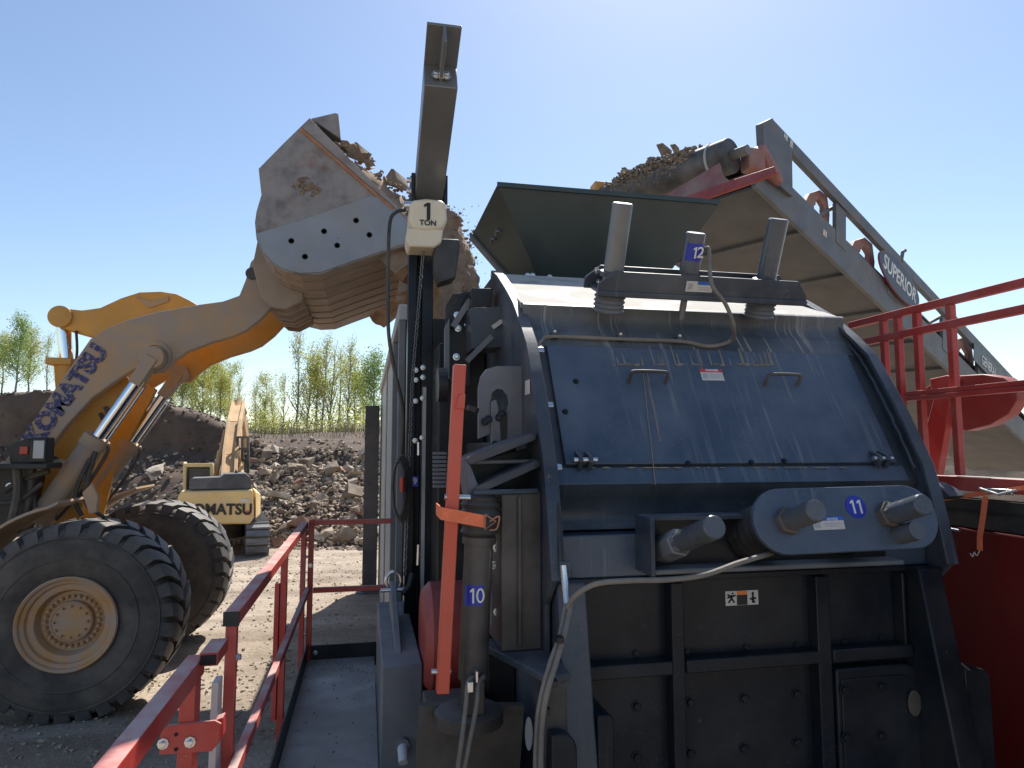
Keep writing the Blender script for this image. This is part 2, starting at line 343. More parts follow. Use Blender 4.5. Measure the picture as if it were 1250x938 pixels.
def gz(x, y):
    d = cdepth(x, y)
    z = -0.4 * sstep(12, 18, d)
    if abs(x) < 30 and -2 < y < 40:
        z += 0.05 * mnoise.noise((x * 0.5, y * 0.9, 0.3)) + 0.02 * mnoise.noise((x * 2.3, y * 2.9, 1.3))
        z += 0.035 * math.sin(3.2 * (y - 0.12 * x) + 1.5 * mnoise.noise((x * 0.2, y * 0.2, 5))) * sstep(6.0, 9.0, d) * (1 - sstep(18, 21, d))
    return z
# ------------------------------------------------------------------ the setting: ground, embankment
def axis_pts(lo, hi, step, far):
    a = []; x = lo
    while x < hi + 1e-6: a.append(x); x += step
    e = step; L_ = [lo]; H_ = [hi]
    while L_[-1] > -far: e *= 1.35; L_.append(L_[-1] - e)
    e = step
    while H_[-1] < far: e *= 1.35; H_.append(H_[-1] + e)
    return L_[:0:-1] + a + H_[1:]
def build_ground():
    xs = axis_pts(-13, 3, 0.16, 700); ys = axis_pts(3, 24, 0.16, 900)
    b = B(); n = len(xs)
    b.v = [V((x, y, gz(x, y))) for y in ys for x in xs]
    b.f = [(j * n + i, j * n + i + 1, (j + 1) * n + i + 1, (j + 1) * n + i) for j in range(len(ys) - 1) for i in range(n - 1)]
    o = b.build('ground', 'ground', smooth=80, recalc=False); o['kind'] = 'structure'
build_ground()

CREST = [(-900, 470), (-200, 478), (0, 481), (80, 476), (125, 490), (150, 484), (185, 483), (215, 495), (262, 508), (300, 532), (330, 540), (380, 537), (450, 541), (700, 545), (1600, 545)]
TOE = [(-900, 24), (0, 23.5), (150, 22.5), (260, 21.5), (300, 20.8), (380, 20.6), (460, 20.6), (700, 22), (1600, 24)]
FACE = [(-900, 0.86), (0, 0.86), (120, 0.86), (200, 0.8), (290, 0.62), (330, 0.35), (460, 0.2), (1600, 0.2)]   # how steep the cut is near the top
def emb(u, d):
    """height of the embankment on bearing u at distance d"""
    toe = lerp_tab(TOE, u); crest = 27.5
    zc = CZ + (545 - lerp_tab(CREST, u)) / F * crest
    wob = 0.28 * mnoise.noise((u * 0.016, d * 0.55, 2.0)) + 0.16 * mnoise.noise((u * 0.06, d * 1.3, 7.0))
    base = -0.45
    t = (d - toe) / (crest - toe)
    if t <= 0: return base
    if t >= 1:
        plat = 3.2 + 0.25 * mnoise.noise((u * 0.01, d * 0.2, 4.0))
        k = sstep(27.5, 31, d)
        return zc * (1 - k) + plat * k + wob * 0.35 * (1 - k)
    st = lerp_tab(FACE, u)
    soft = t ** 0.85
    hard = 0.55 * t / 0.72 if t < 0.72 else 0.55 + 0.45 * sstep(0.72, 0.84, t)
    h = soft * (1 - st) + hard * st
    return base + (zc - base) * h + wob * math.sin(math.pi * min(1, t)) * 1.4
def emb_pt(u, d):
    x = (u - 625.0) / F; return V(((x * CY + SY) * d, (-x * SY + CY) * d, emb(u, d)))
def build_embankment():
    us = list(range(-640, 1600, 9)); ds = [20.2 + 0.2 * i for i in range(58)]
    e = 0.25
    while ds[-1] < 700: e *= 1.3; ds.append(ds[-1] + e)
    b = B(); n = len(us)
    b.v = [emb_pt(u, d) + V((0, 0, 0 if d < 32 else -0.02 * (d - 32) if d < 80 else -0.96)) for d in ds for u in us]
    b.f = [(j * n + i, j * n + i + 1, (j + 1) * n + i + 1, (j + 1) * n + i) for j in range(len(ds) - 1) for i in range(n - 1)]
    o = b.build('earth_embankment', 'soil', smooth=60, recalc=False); o['kind'] = 'structure'
build_embankment()

# ------------------------------------------------------------------ rubble
def hull_mesh(nm, seed, flat, m, k=13, ang=None):
    rnd = random.Random(seed); bm = bmesh.new()
    for _ in range(k):
        p = V((rnd.uniform(-1, 1), rnd.uniform(-1, 1), rnd.uniform(-1, 1)))
        if p.length > 1: p.normalize()
        bm.verts.new((p.x * 0.5, p.y * 0.36, p.z * 0.5 * flat))
    r = bmesh.ops.convex_hull(bm, input=bm.verts)
    bmesh.ops.delete(bm, geom=[g for g in r['geom_interior'] if isinstance(g, bmesh.types.BMVert)], context='VERTS')
    bmesh.ops.recalc_face_normals(bm, faces=bm.faces)
    me = bpy.data.meshes.new(nm); bm.to_mesh(me); bm.free(); me.materials.append(MATS[m]); return me
CHUNK = [hull_mesh('concrete_chunk', 30 + i, f, m) for i, (f, m) in enumerate([(0.45, 'rubble'), (0.7, 'rubbledark'), (0.3, 'rubble'), (0.9, 'rubbledark'), (0.55, 'rubble'), (0.4, 'rubbledark'), (0.25, 'rubblepale'), (0.8, 'rubbledark'), (0.35, 'rubblepale'), (0.6, 'rubblered')])]
CLOD = [([v.co.copy() for v in me.vertices], [tuple(p.vertices) for p in me.polygons]) for me in [hull_mesh('clod', 70 + i, f, 'rubble', 9) for i, f in enumerate([0.6, 0.9, 0.4, 0.75, 0.5])]]
def clods(b, p, s, rnd):
    vs, fs = rnd.choice(CLOD)
    M = Matrix.Translation(p) @ Matrix(((rnd.uniform(0.7, 1.2), 0, 0), (0, rnd.uniform(0.7, 1.2), 0), (0, 0, 1))).to_4x4()
    M = Matrix.Translation(p) @ (V((rnd.gauss(0, 1), rnd.gauss(0, 1), rnd.gauss(0, 1))).to_track_quat('Z', 'Y').to_matrix().to_4x4()) @ Matrix.Diagonal((s, s, s, 1))
    b.add([M @ q for q in vs], fs)
def rot_rand(rnd, tilt=0.6):
    return Matrix.Rotation(rnd.uniform(0, 6.28), 4, 'Z') @ Matrix.Rotation(rnd.gauss(0, tilt), 4, 'X') @ Matrix.Rotation(rnd.gauss(0, tilt), 4, 'Y')
def rubble():
    rnd = random.Random(5); n = 0
    while n < 240:
        u = rnd.choice([rnd.uniform(295, 470)] * 3 + [rnd.uniform(120, 300), rnd.uniform(-20, 470)])
        d = rnd.uniform(20.5, 26.8)
        toe = lerp_tab(TOE, u); t = (d - toe) / (27.5 - toe)
        if u < 300 and t > 0.55: continue
        if t < -0.12 or t > 0.86: continue
        s = rnd.choice([rnd.uniform(0.2, 0.4), rnd.uniform(0.25, 0.5), rnd.uniform(0.35, 0.8), rnd.choice([0.3, 0.4, 0.5, 1.05])])
        o = bpy.data.objects.new('concrete_chunk', rnd.choice(CHUNK)); COL.objects.link(o)
        p = emb_pt(u, d); p.z += s * 0.12
        o.matrix_world = Matrix.Translation(p) @ rot_rand(rnd) @ Matrix.Diagonal((s, s, s, 1))
        props(o, 'broken grey concrete chunk lying in the rubble slope behind the excavator', 'rubble', 'broken concrete chunks in the rubble slope')
        n += 1
    b = B()
    for _ in range(5200):
        u = rnd.choice([rnd.uniform(290, 480), rnd.uniform(-40, 480)]); d = rnd.uniform(20.2, 27.6)
        toe = lerp_tab(TOE, u); t = (d - toe) / (27.5 - toe)
        if u < 300 and t > 0.62 and rnd.random() < 0.85: continue
        if t < -0.1 or (t > 0.85 and rnd.random() < 0.8): continue
        p = emb_pt(u, d); s = rnd.uniform(0.06, 0.3); clods(b, p + V((0, 0, s * 0.1)), s, rnd)
    o = b.build('loose_rubble', 'rubble', smooth=0, recalc=False)
    props(o, 'loose small rubble and stones covering the slope behind the excavator', 'rubble', kind='stuff')
    b = B()
    for _ in range(900):
        u = rnd.uniform(-40, 320); d = rnd.uniform(25, 29)
        p = emb_pt(u, d); s = rnd.uniform(0.06, 0.25); clods(b, p, s, rnd)
    o = b.build('soil_clods', 'soil', smooth=0, recalc=False)
    props(o, 'dark soil clods along the top of the earth bank', 'soil', kind='stuff')
    b = B()
    for _ in range(5200):       # gravel on the yard and in the shade below the railing
        if rnd.random() < 0.55: x, y = rnd.uniform(-5.5, 0.2), rnd.uniform(3.8, 9.0)
        else: x, y = rnd.uniform(-6, 0.3), rnd.uniform(8, 20)
        s = rnd.choice([0.02, 0.03, 0.03, 0.04, 0.05, 0.07]); clods(b, V((x, y, gz(x, y) + s * 0.1)), s, rnd)
    o = b.build('gravel', 'rubble', smooth=0, recalc=False)
    props(o, 'scattered gravel and small stones on the yard', 'gravel', kind='stuff')
    for (u, v, s, lab) in [(160, 880, 0.2, 'pale rounded rock on shaded ground below the near wheel'), (343, 655, 1.6, 'large grey concrete slab lying beside the excavator track')]:
        o = bpy.data.objects.new('boulder', CHUNK[1] if s < 1 else CHUNK[0]); COL.objects.link(o)
        p = onZ(u, v, 0.03 if s < 1 else -0.3); 
        o.matrix_world = Matrix.Translation(p) @ Matrix.Rotation(0.5, 4, 'Z') @ Matrix.Diagonal((s, s, s, 1)); props(o, lab, 'rock')
rubble()

# ------------------------------------------------------------------ trees on the bank
def make_tree(seed, kind):
    rnd = random.Random(seed); tb = B(); lb = B(); H = 5.0
    def leafs(p, n, sp, sz):
        for _ in range(n):
            c = p + V((rnd.gauss(0, sp), rnd.gauss(0, sp), rnd.gauss(0, sp * 1.3)))
            a = V((rnd.gauss(0, 1), rnd.gauss(0, 1), rnd.gauss(0, 1))).normalized(); q = a.orthogonal().normalized(); w = a.cross(q)
            s = sz * rnd.uniform(0.6, 1.3); lb.add([c - q * s, c - w * s * 0.55, c + q * s, c + w * s * 0.55], [(0, 1, 2, 3)])
    path = []; x = y = 0
    for i in range(9):
        path.append(V((x, y, H * i / 8))); x += rnd.gauss(0, 0.05); y += rnd.gauss(0, 0.05)
    tb.tube(path, [0.065 * (1 - 0.93 * i / 8) + 0.004 for i in range(9)], 6)
    nb = 30 if kind == 'slim' else 40
    for k in range(nb):
        t = rnd.uniform(0.16, 0.95); i = min(7, int(t * 8)); p = path[i].lerp(path[i + 1], t * 8 - i)
        az = rnd.uniform(0, 6.28); ln = (1 - t * 0.6) * rnd.uniform(0.5, 1.3) * (1.5 if kind == 'slim' else 1.9)
        el = R(rnd.uniform(42, 70) if kind == 'slim' else rnd.uniform(20, 60))
        d = V((math.cos(az) * math.cos(el), math.sin(az) * math.cos(el), math.sin(el)))
        q = [p]
        for j in range(4):
            d = (d + V((rnd.gauss(0, 0.12), rnd.gauss(0, 0.12), 0.1))).normalized(); q.append(q[-1] + d * ln / 4)
        r0 = 0.022 * (1 - t) + 0.009; tb.tube(q, [r0 * (1 - 0.8 * j / 4) for j in range(5)], 4, False)
        for j in range(1, 5):
            if kind == 'slim': leafs(q[j], rnd.randint(2, 12), 0.14, 0.042)
            else: leafs(q[j], rnd.randint(14, 30), 0.2, 0.055)
            if rnd.random() < 0.8:
                d2 = (d + V((rnd.gauss(0, 0.5), rnd.gauss(0, 0.5), rnd.gauss(0.2, 0.3)))).normalized(); e = q[j] + d2 * ln * 0.35
                tb.tube([q[j], e], [0.008, 0.003], 3, False); leafs(e, 5 if kind == 'slim' else 12, 0.1, 0.042)
    root = thing('tree', 'x', 'tree', (0, 0, 0))
    tb.build('trunk', 'bark', root, smooth=60, recalc=False)
    lb.build('crown', 'leaf' if kind != 'green' else 'leafgreen', root, smooth=0, recalc=False)
    return root
protos = {k: [make_tree(s * 11 + i, k) for i in range(2 if k == 'green' else 3)] for s, k in enumerate(('slim', 'bushy', 'green'))}
used = set()
def plant(u, vt, vb, d, kind, i, label, group=None):
    src = protos[kind][i % len(protos[kind])]
    if src.name in used:
        r = src.copy(); COL.objects.link(r)
        for ch in src.children: c = ch.copy(); COL.objects.link(c); c.parent = r
    else: r = src; used.add(src.name)
    r.location = atd(u, vb, d); s = (vb - vt) / F * d / 5.0 * 1.12
    r.scale = (s, s, s) if kind != 'slim' else (s * 0.9, s * 0.9, s); r.rotation_euler = (0, 0, (u * 7 + d * 3) % 6.28)
    props(r, label, 'tree', group)
G1 = 'leafing trees standing on the bank'
plant(18, 402, 486, 36, 'green', 0, 'rounded fresh green tree at the far left edge of the photo', G1)
plant(-18, 415, 486, 38, 'green', 1, 'green tree cut off by the left edge of the photo', G1)
plant(34, 412, 486, 40, 'bushy', 2, 'yellow green tree between the rounded green one and the thin pale one', G1)
plant(2, 418, 486, 42, 'bushy', 0, 'bushy pale tree behind the rounded green one at the left edge', G1)
plant(70, 432, 486, 43, 'slim', 2, 'faint thin tree right beside the yellow tilt cylinder', G1)
plant(56, 418, 484, 39, 'slim', 0, 'thin pale tree just left of the yellow tilt cylinder', G1)
plant(222, 462, 520, 37, 'bushy', 0, 'yellow green bushy tree right below the lift arm, leftmost of its clump', G1)
plant(246, 446, 520, 38, 'bushy', 1, 'broad yellow green tree rising behind the dark soil crest', G1)
plant(268, 458, 524, 37, 'bushy', 2, 'yellow green tree directly above the excavator boom', G1)
plant(206, 470, 520, 40, 'bushy', 1, 'low yellow green tree peeping under the lift arm beside the far cylinder', G1)
plant(234, 456, 522, 42, 'bushy', 2, 'yellow green tree at the back of the clump behind the soil crest', G1)
plant(257, 446, 522, 41, 'bushy', 0, 'tallest yellow green tree of the clump left of the excavator boom', G1)
plant(280, 456, 528, 42, 'bushy', 1, 'yellow green tree just left of the excavator boom tip', G1)
plant(290, 470, 530, 40, 'slim', 1, 'small sparse tree just right of the excavator boom tip', G1)
small = [(312, 478, 540, 42, 'slim'), (322, 470, 542, 45, 'bushy'), (333, 474, 542, 41, 'slim'), (346, 466, 544, 44, 'slim'), (362, 426, 545, 40, 'slim'), (372, 430, 545, 43, 'slim'),
         (384, 446, 545, 41, 'bushy'), (394, 432, 545, 40, 'slim'), (404, 428, 545, 42, 'slim'), (412, 440, 545, 44, 'slim'), (424, 436, 545, 41, 'slim'), (433, 452, 545, 43, 'bushy'), (444, 455, 545, 46, 'slim'), (457, 445, 545, 40, 'green')]
names = ['slender bare tree first right of the excavator boom', 'low bushy tree in the gap right of the excavator boom', 'slim leafing tree left of the tall pair on the bank', 'thin young tree beside the tall trees on the bank',
         'tall slender tree, leftmost of the tallest group on the bank', 'tall thin tree close behind the leftmost tall one', 'leafy low tree between the tall slender trees', 'tall slim tree in the middle of the bank group',
         'tallest slender tree of the bank group', 'slim tree right behind the tallest one', 'tall slender tree towards the right of the bank group', 'bushy yellow green tree near the grey post', 'faint slim tree far back near the grey post', 'green tree half hidden behind the grey post and hopper wall']
for i, ((u, vt, vb, d, k), nm) in enumerate(zip(small, names)): plant(u, vt, vb, d, k, i, nm, G1)
def scrub():
    rnd = random.Random(3); b = B()
    for _ in range(5200):
        u = rnd.uniform(-60, 480); d = rnd.uniform(28.5, 48); p = emb_pt(u, d); h = rnd.uniform(0.2, 0.9) * (1 if u > 280 else 0.7)
        p.z -= 0.02 * max(0, d - 32)
        q = p + V((rnd.gauss(0, 0.12), rnd.gauss(0, 0.12), h)); w = 0.012
        b.add([p - V((w, 0, 0)), p + V((w, 0, 0)), q], [(0, 1, 2)]); b.add([p - V((0, w, 0)), p + V((0, w, 0)), q], [(0, 1, 2)])
    lv = B()
    for _ in range(900):
        u = rnd.uniform(180, 470); d = rnd.uniform(34, 50); p = emb_pt(u, d); p.z -= 0.02 * max(0, d - 32); h = rnd.uniform(0.4, 1.7)
        for _k in range(14):
            c = p + V((rnd.gauss(0, 0.22), rnd.gauss(0, 0.22), rnd.uniform(0.05, h))); a = V((rnd.gauss(0, 1), rnd.gauss(0, 1), rnd.gauss(0, 1))).normalized(); q = a.orthogonal(); w2 = a.cross(q); s = rnd.uniform(0.03, 0.06)
            lv.add([c - q * s, c - w2 * s * 0.6, c + q * s, c + w2 * s * 0.6], [(0, 1, 2, 3)])
    o = lv.build('undergrowth', 'leaf', smooth=0, recalc=False); props(o, 'pale green undergrowth between the trees on the bank', 'undergrowth', kind='stuff')
    o = b.build('dry_scrub', 'scrub', smooth=0, recalc=False); props(o, 'pale dry scrub growing under the trees on the bank', 'scrub', kind='stuff')
scrub()
# ------------------------------------------------------------------ wheel loader
LO = thing('wheel_loader', 'large dusty yellow wheel loader tipping its raised steel bucket into the hopper', 'wheel loader', (-2.7, 8.85, 0.0))
YN, YF, YC = 8.2, 9.4, 8.85
TR, WC = 0.94, V((-2.71, 0, 0.92))
def tyre_at(y0, y1, outer):
    """outer = -1: outer face looks to -Y"""
    w = y1 - y0; c = V((WC.x, y0, WC.z))
    prof = [(0.42, 0.10), (0.44, 0.03), (0.53, 0.0), (0.74, 0.005), (0.83, 0.03), (0.875, 0.075), (0.885, 0.14), (0.89, w / 2), (0.885, w - 0.14), (0.875, w - 0.075), (0.83, w - 0.03), (0.74, w - 0.005), (0.53, w), (0.44, w - 0.03), (0.42, w - 0.10)]
    t = B().lathe(prof, c, (0, 1, 0), 72, closed=True).build('tyre', 'rubberface', LO, smooth=40)
    B().lathe([(0.60, -0.003), (0.606, -0.007), (0.62, -0.007), (0.626, -0.002)], c, (0, 1, 0), 60, closed=True).build('bead_ring', 'rubberface', t)
    B().lathe([(0.79, 0.012), (0.795, 0.007), (0.805, 0.007), (0.81, 0.014)], c, (0, 1, 0), 60, closed=True).build('bead_ring', 'rubberface', t)
    # lugs: angled blocks from the shoulder over the crown to the middle
    for side in (0, 1):
        b = B(); wa = 0.135; prev = None; rows = [(0.815, 0.02, 0.0), (0.925, 0.045, 0.0), (0.945, 0.14, 0.03), (0.948, 0.26, 0.10), (0.945, 0.365, 0.15)]
        vs = []; fs = []
        for i, (r, y, sk) in enumerate(rows):
            yy = y if side == 0 else w - y
            for (rr, ww) in ((r, wa * (1 if i < 4 else 0.75)), (r - 0.075, wa * 1.15)):
                for sgn in (-1, 1):
                    a = (sk + sgn * ww * 0.5 / 0.94); vs.append(V((math.sin(a) * rr, yy - w / 2, math.cos(a) * rr)))
        for i in range(len(rows) - 1):
            k = i * 4; fs += [(k, k + 1, k + 5, k + 4), (k + 2, k + 6, k + 7, k + 3), (k, k + 4, k + 6, k + 2), (k + 1, k + 3, k + 7, k + 5)]
        fs += [(0, 2, 3, 1), (16, 17, 19, 18)]
        me = mesh_of(b.add(vs, fs), 'rubber', 'tread_lug', 50); NL = 30
        for k in range(NL):
            a = 2 * math.pi * (k + 0.5 * side) / NL
            M = Matrix.Translation((WC.x, y0 + w / 2, WC.z)) @ Matrix.Rotation(a + 0.012 * math.sin(k * 7.3 + side), 4, 'Y') @ Matrix.Diagonal((1.0 + 0.05 * math.sin(k * 5.1), 1, 1 - 0.008 * (1 + math.sin(k * 3.7 + side * 2)), 1))
            piece('tread_lug', me, t, M)
    # rim
    o_ = V((WC.x, y0 if outer < 0 else y1, WC.z)); ax = V((0, 1, 0)) if outer < 0 else V((0, -1, 0))
    rim = B().lathe([(0.433, 0.09), (0.441, 0.0), (0.43, -0.012), (0.41, 0.0), (0.40, 0.025), (0.385, 0.03), (0.37, 0.04), (0.36, 0.07), (0.33, 0.07), (0.305, 0.08), (0.285, 0.13), (0.278, 0.16), (0.0, 0.16)], o_, ax, 64, cap0=False).build('rim', 'rim', LO, smooth=30)
    B().lathe([(0.19, 0.16), (0.19, 0.115), (0.178, 0.10), (0.17, 0.10), (0.166, 0.108), (0.0, 0.105)], o_, ax, 48).build('hub_cap', 'rim', rim, smooth=30)
    nm = mesh_of(B().lathe([(0.021, 0), (0.021, 0.03), (0.014, 0.034), (0.014, 0.05)], (0, 0, 0), (0, 0, 1), 8), 'rim', 'wheel_nut', 25)
    for k in range(28):
        a = 2 * math.pi * k / 28; bolt(rim, o_ + ax * 0.16 + V((math.cos(a) * 0.232, 0, math.sin(a) * 0.232)), -ax, nm, 0.9, name='wheel_nut')
    for k in range(12):
        a = 2 * math.pi * k / 12; bolt(rim, o_ + ax * 0.105 + V((math.cos(a) * 0.145, 0, math.sin(a) * 0.145)), -ax, nm, 0.6, name='cap_bolt')
    return t
tyre_at(7.27, 8.03, -1); tyre_at(9.67, 10.43, -1)
B().cyl((WC.x, 7.5, WC.z), (WC.x, 10.2, WC.z), 0.24).build('front_axle', 'brownsteel', LO)
# lift arms
ARM = [(-25, 600), (0, 571), (24, 538), (66, 476), (110, 414), (130, 401), (154, 391), (192, 381), (243, 372), (272, 368), (292, 361), (300, 341), (306, 320), (318, 306), (334, 318), (344, 345), (343, 365), (333, 374), (318, 390), (300, 404), (284, 411), (256, 419), (228, 430), (210, 443), (198, 455), (180, 456), (165, 450), (147, 461), (112, 486), (80, 521), (57, 553), (30, 590), (10, 620)]
armp = [onY(u, v, YN) for u, v in ARM]
for y, m in ((YN, 'dustyarm'), (YF, 'yellow')):
    pts = [V((p.x, y, p.z)) for p in armp]
    a = B().prism(pts, (0, 0.11, 0)).build('lift_arm', m, LO, bev=0.012)
    if y == YN:
        pc = onY(190, 436, YN)
        B().lathe([(0.17, 0.0), (0.17, -0.025), (0.155, -0.03), (0.13, -0.03), (0.125, -0.015), (0.0, -0.015)], pc, (0, 1, 0), 40).build('pin_boss', 'dustyarm', a)
        B().lathe([(0.085, -0.01), (0.085, -0.04), (0.0, -0.045)], pc, (0, 1, 0), 28).build('pin', 'dustyarm', a)
        p0, p1 = onY(37, 533, YN - 0.006), onY(116, 427, YN - 0.006)
        xd = (p1 - p0); ln = xd.length; xd.normalize(); yd = V((0, -1, 0)).cross(xd)
        if yd.z < 0: yd = -yd
        text('lettering', 'KOMATSU', 0.255, 'lettering', LO, onY(81, 482, YN - 0.008), xd, yd, 0.003, 0.016, 0.98, 1.06)
        for du, dv in ((329, 347),):
            q = onY(du, dv, YN); B().lathe([(0.06, 0), (0.06, -0.025), (0.0, -0.03)], q, (0, 1, 0), 24).build('pin', 'dustyarm', a)
        # inner stiffener, the yellow lower edge
# cross tube between the arms
p = onY(150, 425, YC); B().cyl((p.x, YN + 0.1, p.z), (p.x, YF, p.z), 0.13).build('cross_tube', 'yellow', LO)
p = onY(318, 350, YC); B().cyl((p.x, YN - 0.02, p.z), (p.x, YF + 0.14, p.z), 0.07).build('bucket_pin', 'brownsteel', LO)
# bell crank
BC = [(60, 393), (60, 382), (67, 377), (82, 377), (100, 379), (122, 376), (148, 364), (170, 357), (196, 356), (215, 359), (232, 367), (246, 376), (268, 395), (262, 410), (236, 408), (190, 402), (150, 410), (126, 414), (104, 409), (76, 401)]
for y in (8.62, 8.86):
    B().prism([onY(u, v, 8.62) * 1.0 + V((0, y - 8.62, 0)) for u, v in BC], (0, 0.09, 0)).build('bell_crank', 'yellow', LO, bev=0.01)
p = onY(74, 387, 8.62); B().lathe([(0.125, 0), (0.125, -0.03), (0.11, -0.035), (0.0, -0.035)], p, (0, 1, 0), 32).build('crank_pin', 'yellow', LO)
B().prism([onY(u, v, 8.6) for u, v in ((166, 362), (184, 368), (206, 362), (206, 368), (190, 374), (180, 376))], (0, 0.16, 0)).build('crank_stop', 'dustyarm', LO, bev=0.006)
# bucket link
b = B(); b.bar(onY(262, 402, 8.8), onY(326, 372, 8.8), 0.14, 0.2); b.build('bucket_link', 'yellow', LO, bev=0.01)
# tilt cylinder
t0, t1, t2 = onY(76, 388, 8.75), onY(82, 445, 8.75), onY(88, 530, 8.75)
B().cyl(t0 + (t1 - t0) * 0.1, t1, 0.075).build('tilt_cylinder_rod', 'chrome', LO)
B().cyl(t1, t2, 0.13).build('tilt_cylinder_barrel', 'yellow', LO, bev=0.008)
B().box(t1 + V((-0.17, -0.15, -0.02)), t1 + V((0.1, 0.15, 0.06))).build('cylinder_head', 'yellow', LO, bev=0.01)
B().tube(smooth_path([onY(93, 404, 8.6), onY(94, 430, 8.6), onY(90, 460, 8.6)]), 0.016, 6).build('hydraulic_hose', 'hose', LO)
# lift cylinders
for y, (pu, pv), (mu, mv), (bu, bv) in ((8.07, (188, 437), (118, 536), (48, 636)), (9.33, (219, 457), (159, 541), (92, 630))):
    P0, P1, P2 = onY(pu, pv, y), onY(mu, mv, y), onY(bu, bv, y); dd = (P1 - P0).normalized()
    B().cyl(P0 + dd * 0.28, P1, 0.066).build('lift_cylinder_rod', 'chrome', LO)
    cl = B(); cl.lathe([(0.12, -0.07), (0.12, 0.07)], P0, (0, 1, 0), 28); cl.bar(P0, P0 + dd * 0.34, 0.13, 0.17, (0, 1, 0)); cl.build('rod_clevis', 'dustyarm', LO, bev=0.008)
    brl = B().tube([P1 - dd * 0.02, P1 + dd * 0.1, P1 + dd * 0.101, P2], [0.135, 0.135, 0.118, 0.118], 28).build('lift_cylinder_barrel', 'dustyarm', LO, smooth=30)
    sd = dd.cross(V((0, 1, 0)))
    if sd.z > 0: sd = -sd
    B().tube(smooth_path([P1 + sd * 0.1 - dd * 0.02, P1 + sd * 0.17 + dd * 0.08, P1 + sd * 0.19 + dd * 0.5, P1 + sd * 0.14 + dd * 0.9]), 0.02, 8).build('hydraulic_pipe', 'brownsteel', brl)
    B().tube([P0 + dd * 0.3 + sd * 0.1, P1 + sd * 0.1], 0.012, 6).build('guard_rod', 'zinc', brl)
# front frame between the arms and the axle
b = B()
fr = [(70, 500), (150, 458), (168, 470), (140, 520), (110, 580), (95, 640), (0, 640), (-40, 600), (20, 560)]
b.prism([onY(u, v, 8.5) for u, v in fr], (0, 0.07, 0)); b.build('frame_plate', 'yellow', LO, bev=0.01)
B().prism([onY(u, v, 8.5) + V((0, 0.72, 0)) for u, v in fr], (0, 0.07, 0)).build('frame_plate', 'yellow', LO, bev=0.01)
for u, v, w in ((122, 505, 0), (128, 497, 1)):
    q = onY(u, v, 8.47); B().tube(smooth_path([q, q + V((0.06, -0.02, -0.12)), q + V((0.05, 0, -0.3)), q + V((-0.05, 0, -0.5))]), 0.022, 8).build('hydraulic_hose', 'brownsteel', LO)
B().box((-4.6, 8.3, 0.45), (-2.35, 9.4, 1.35)).build('front_frame', 'brownsteel', LO, bev=0.02)
# hoses and clutter by the cylinder feet
rnd = random.Random(12)
for k, (pts, r, m) in enumerate([([(118, 545), (108, 580), (104, 605), (112, 625)], 0.03, 'brownsteel'), ([(110, 560), (96, 590), (92, 612), (100, 630)], 0.024, 'brownsteel'), ([(104, 612), (118, 626), (132, 634)], 0.02, 'hose'),
                               ([(70, 560), (50, 572), (40, 590), (42, 620)], 0.035, 'hose'), ([(80, 565), (58, 566), (45, 580)], 0.03, 'dustyarm'), ([(38, 570), (36, 600), (30, 630)], 0.04, 'brownsteel'), ([(60, 575), (30, 585), (5, 600)], 0.03, 'hose'),
                               ([(52, 590), (25, 610), (0, 615)], 0.025, 'hose'), ([(20, 566), (22, 600), (14, 640)], 0.045, 'brownsteel')]):
    B().tube(smooth_path([onY(u, v, 8.0 - 0.03 * k) for u, v in pts]), r, 8).build('hydraulic_hose', m, LO)
B().prism([onY(u, v, 7.95) for u, v in ((-30, 566), (36, 566), (40, 585), (30, 625), (24, 650), (-30, 660))], (0, 0.3, 0)).build('step_housing', 'blacksteel', LO, bev=0.015)
bolt(LO, onY(12, 594, 7.94), (0, -1, 0), BOLTZ, 2.0, 'hose_fitting')
B().prism([onY(u, v, 7.5) for u, v in ((100, 602), (112, 590), (120, 606), (118, 626), (108, 628))], (0, 0.05, 0)).build('grease_guard', 'dustyarm', LO, bev=0.01)
# fender over the front wheel
def fender(y0, y1):
    b = B(); n = 12; vs = []; fs = []
    for i in range(n + 1):
        a = R(98 + 58 * i / n); r = 1.09 if i else 1.12
        for rr in (r, r + 0.03):
            for y in (y0, y1): vs.append(V((WC.x + math.cos(a) * rr, y, WC.z + math.sin(a) * rr)))
    for i in range(n):
        k = i * 4; fs += [(k, k + 1, k + 5, k + 4), (k + 2, k + 6, k + 7, k + 3), (k, k + 4, k + 6, k + 2), (k + 1, k + 3, k + 7, k + 5)]
    fs += [(0, 2, 3, 1), (n * 4, n * 4 + 1, n * 4 + 3, n * 4 + 2)]
    return b.add(vs, fs).build('fender', 'dustyarm', LO, bev=0.006)
fender(7.35, 8.1); fender(9.6, 10.4)
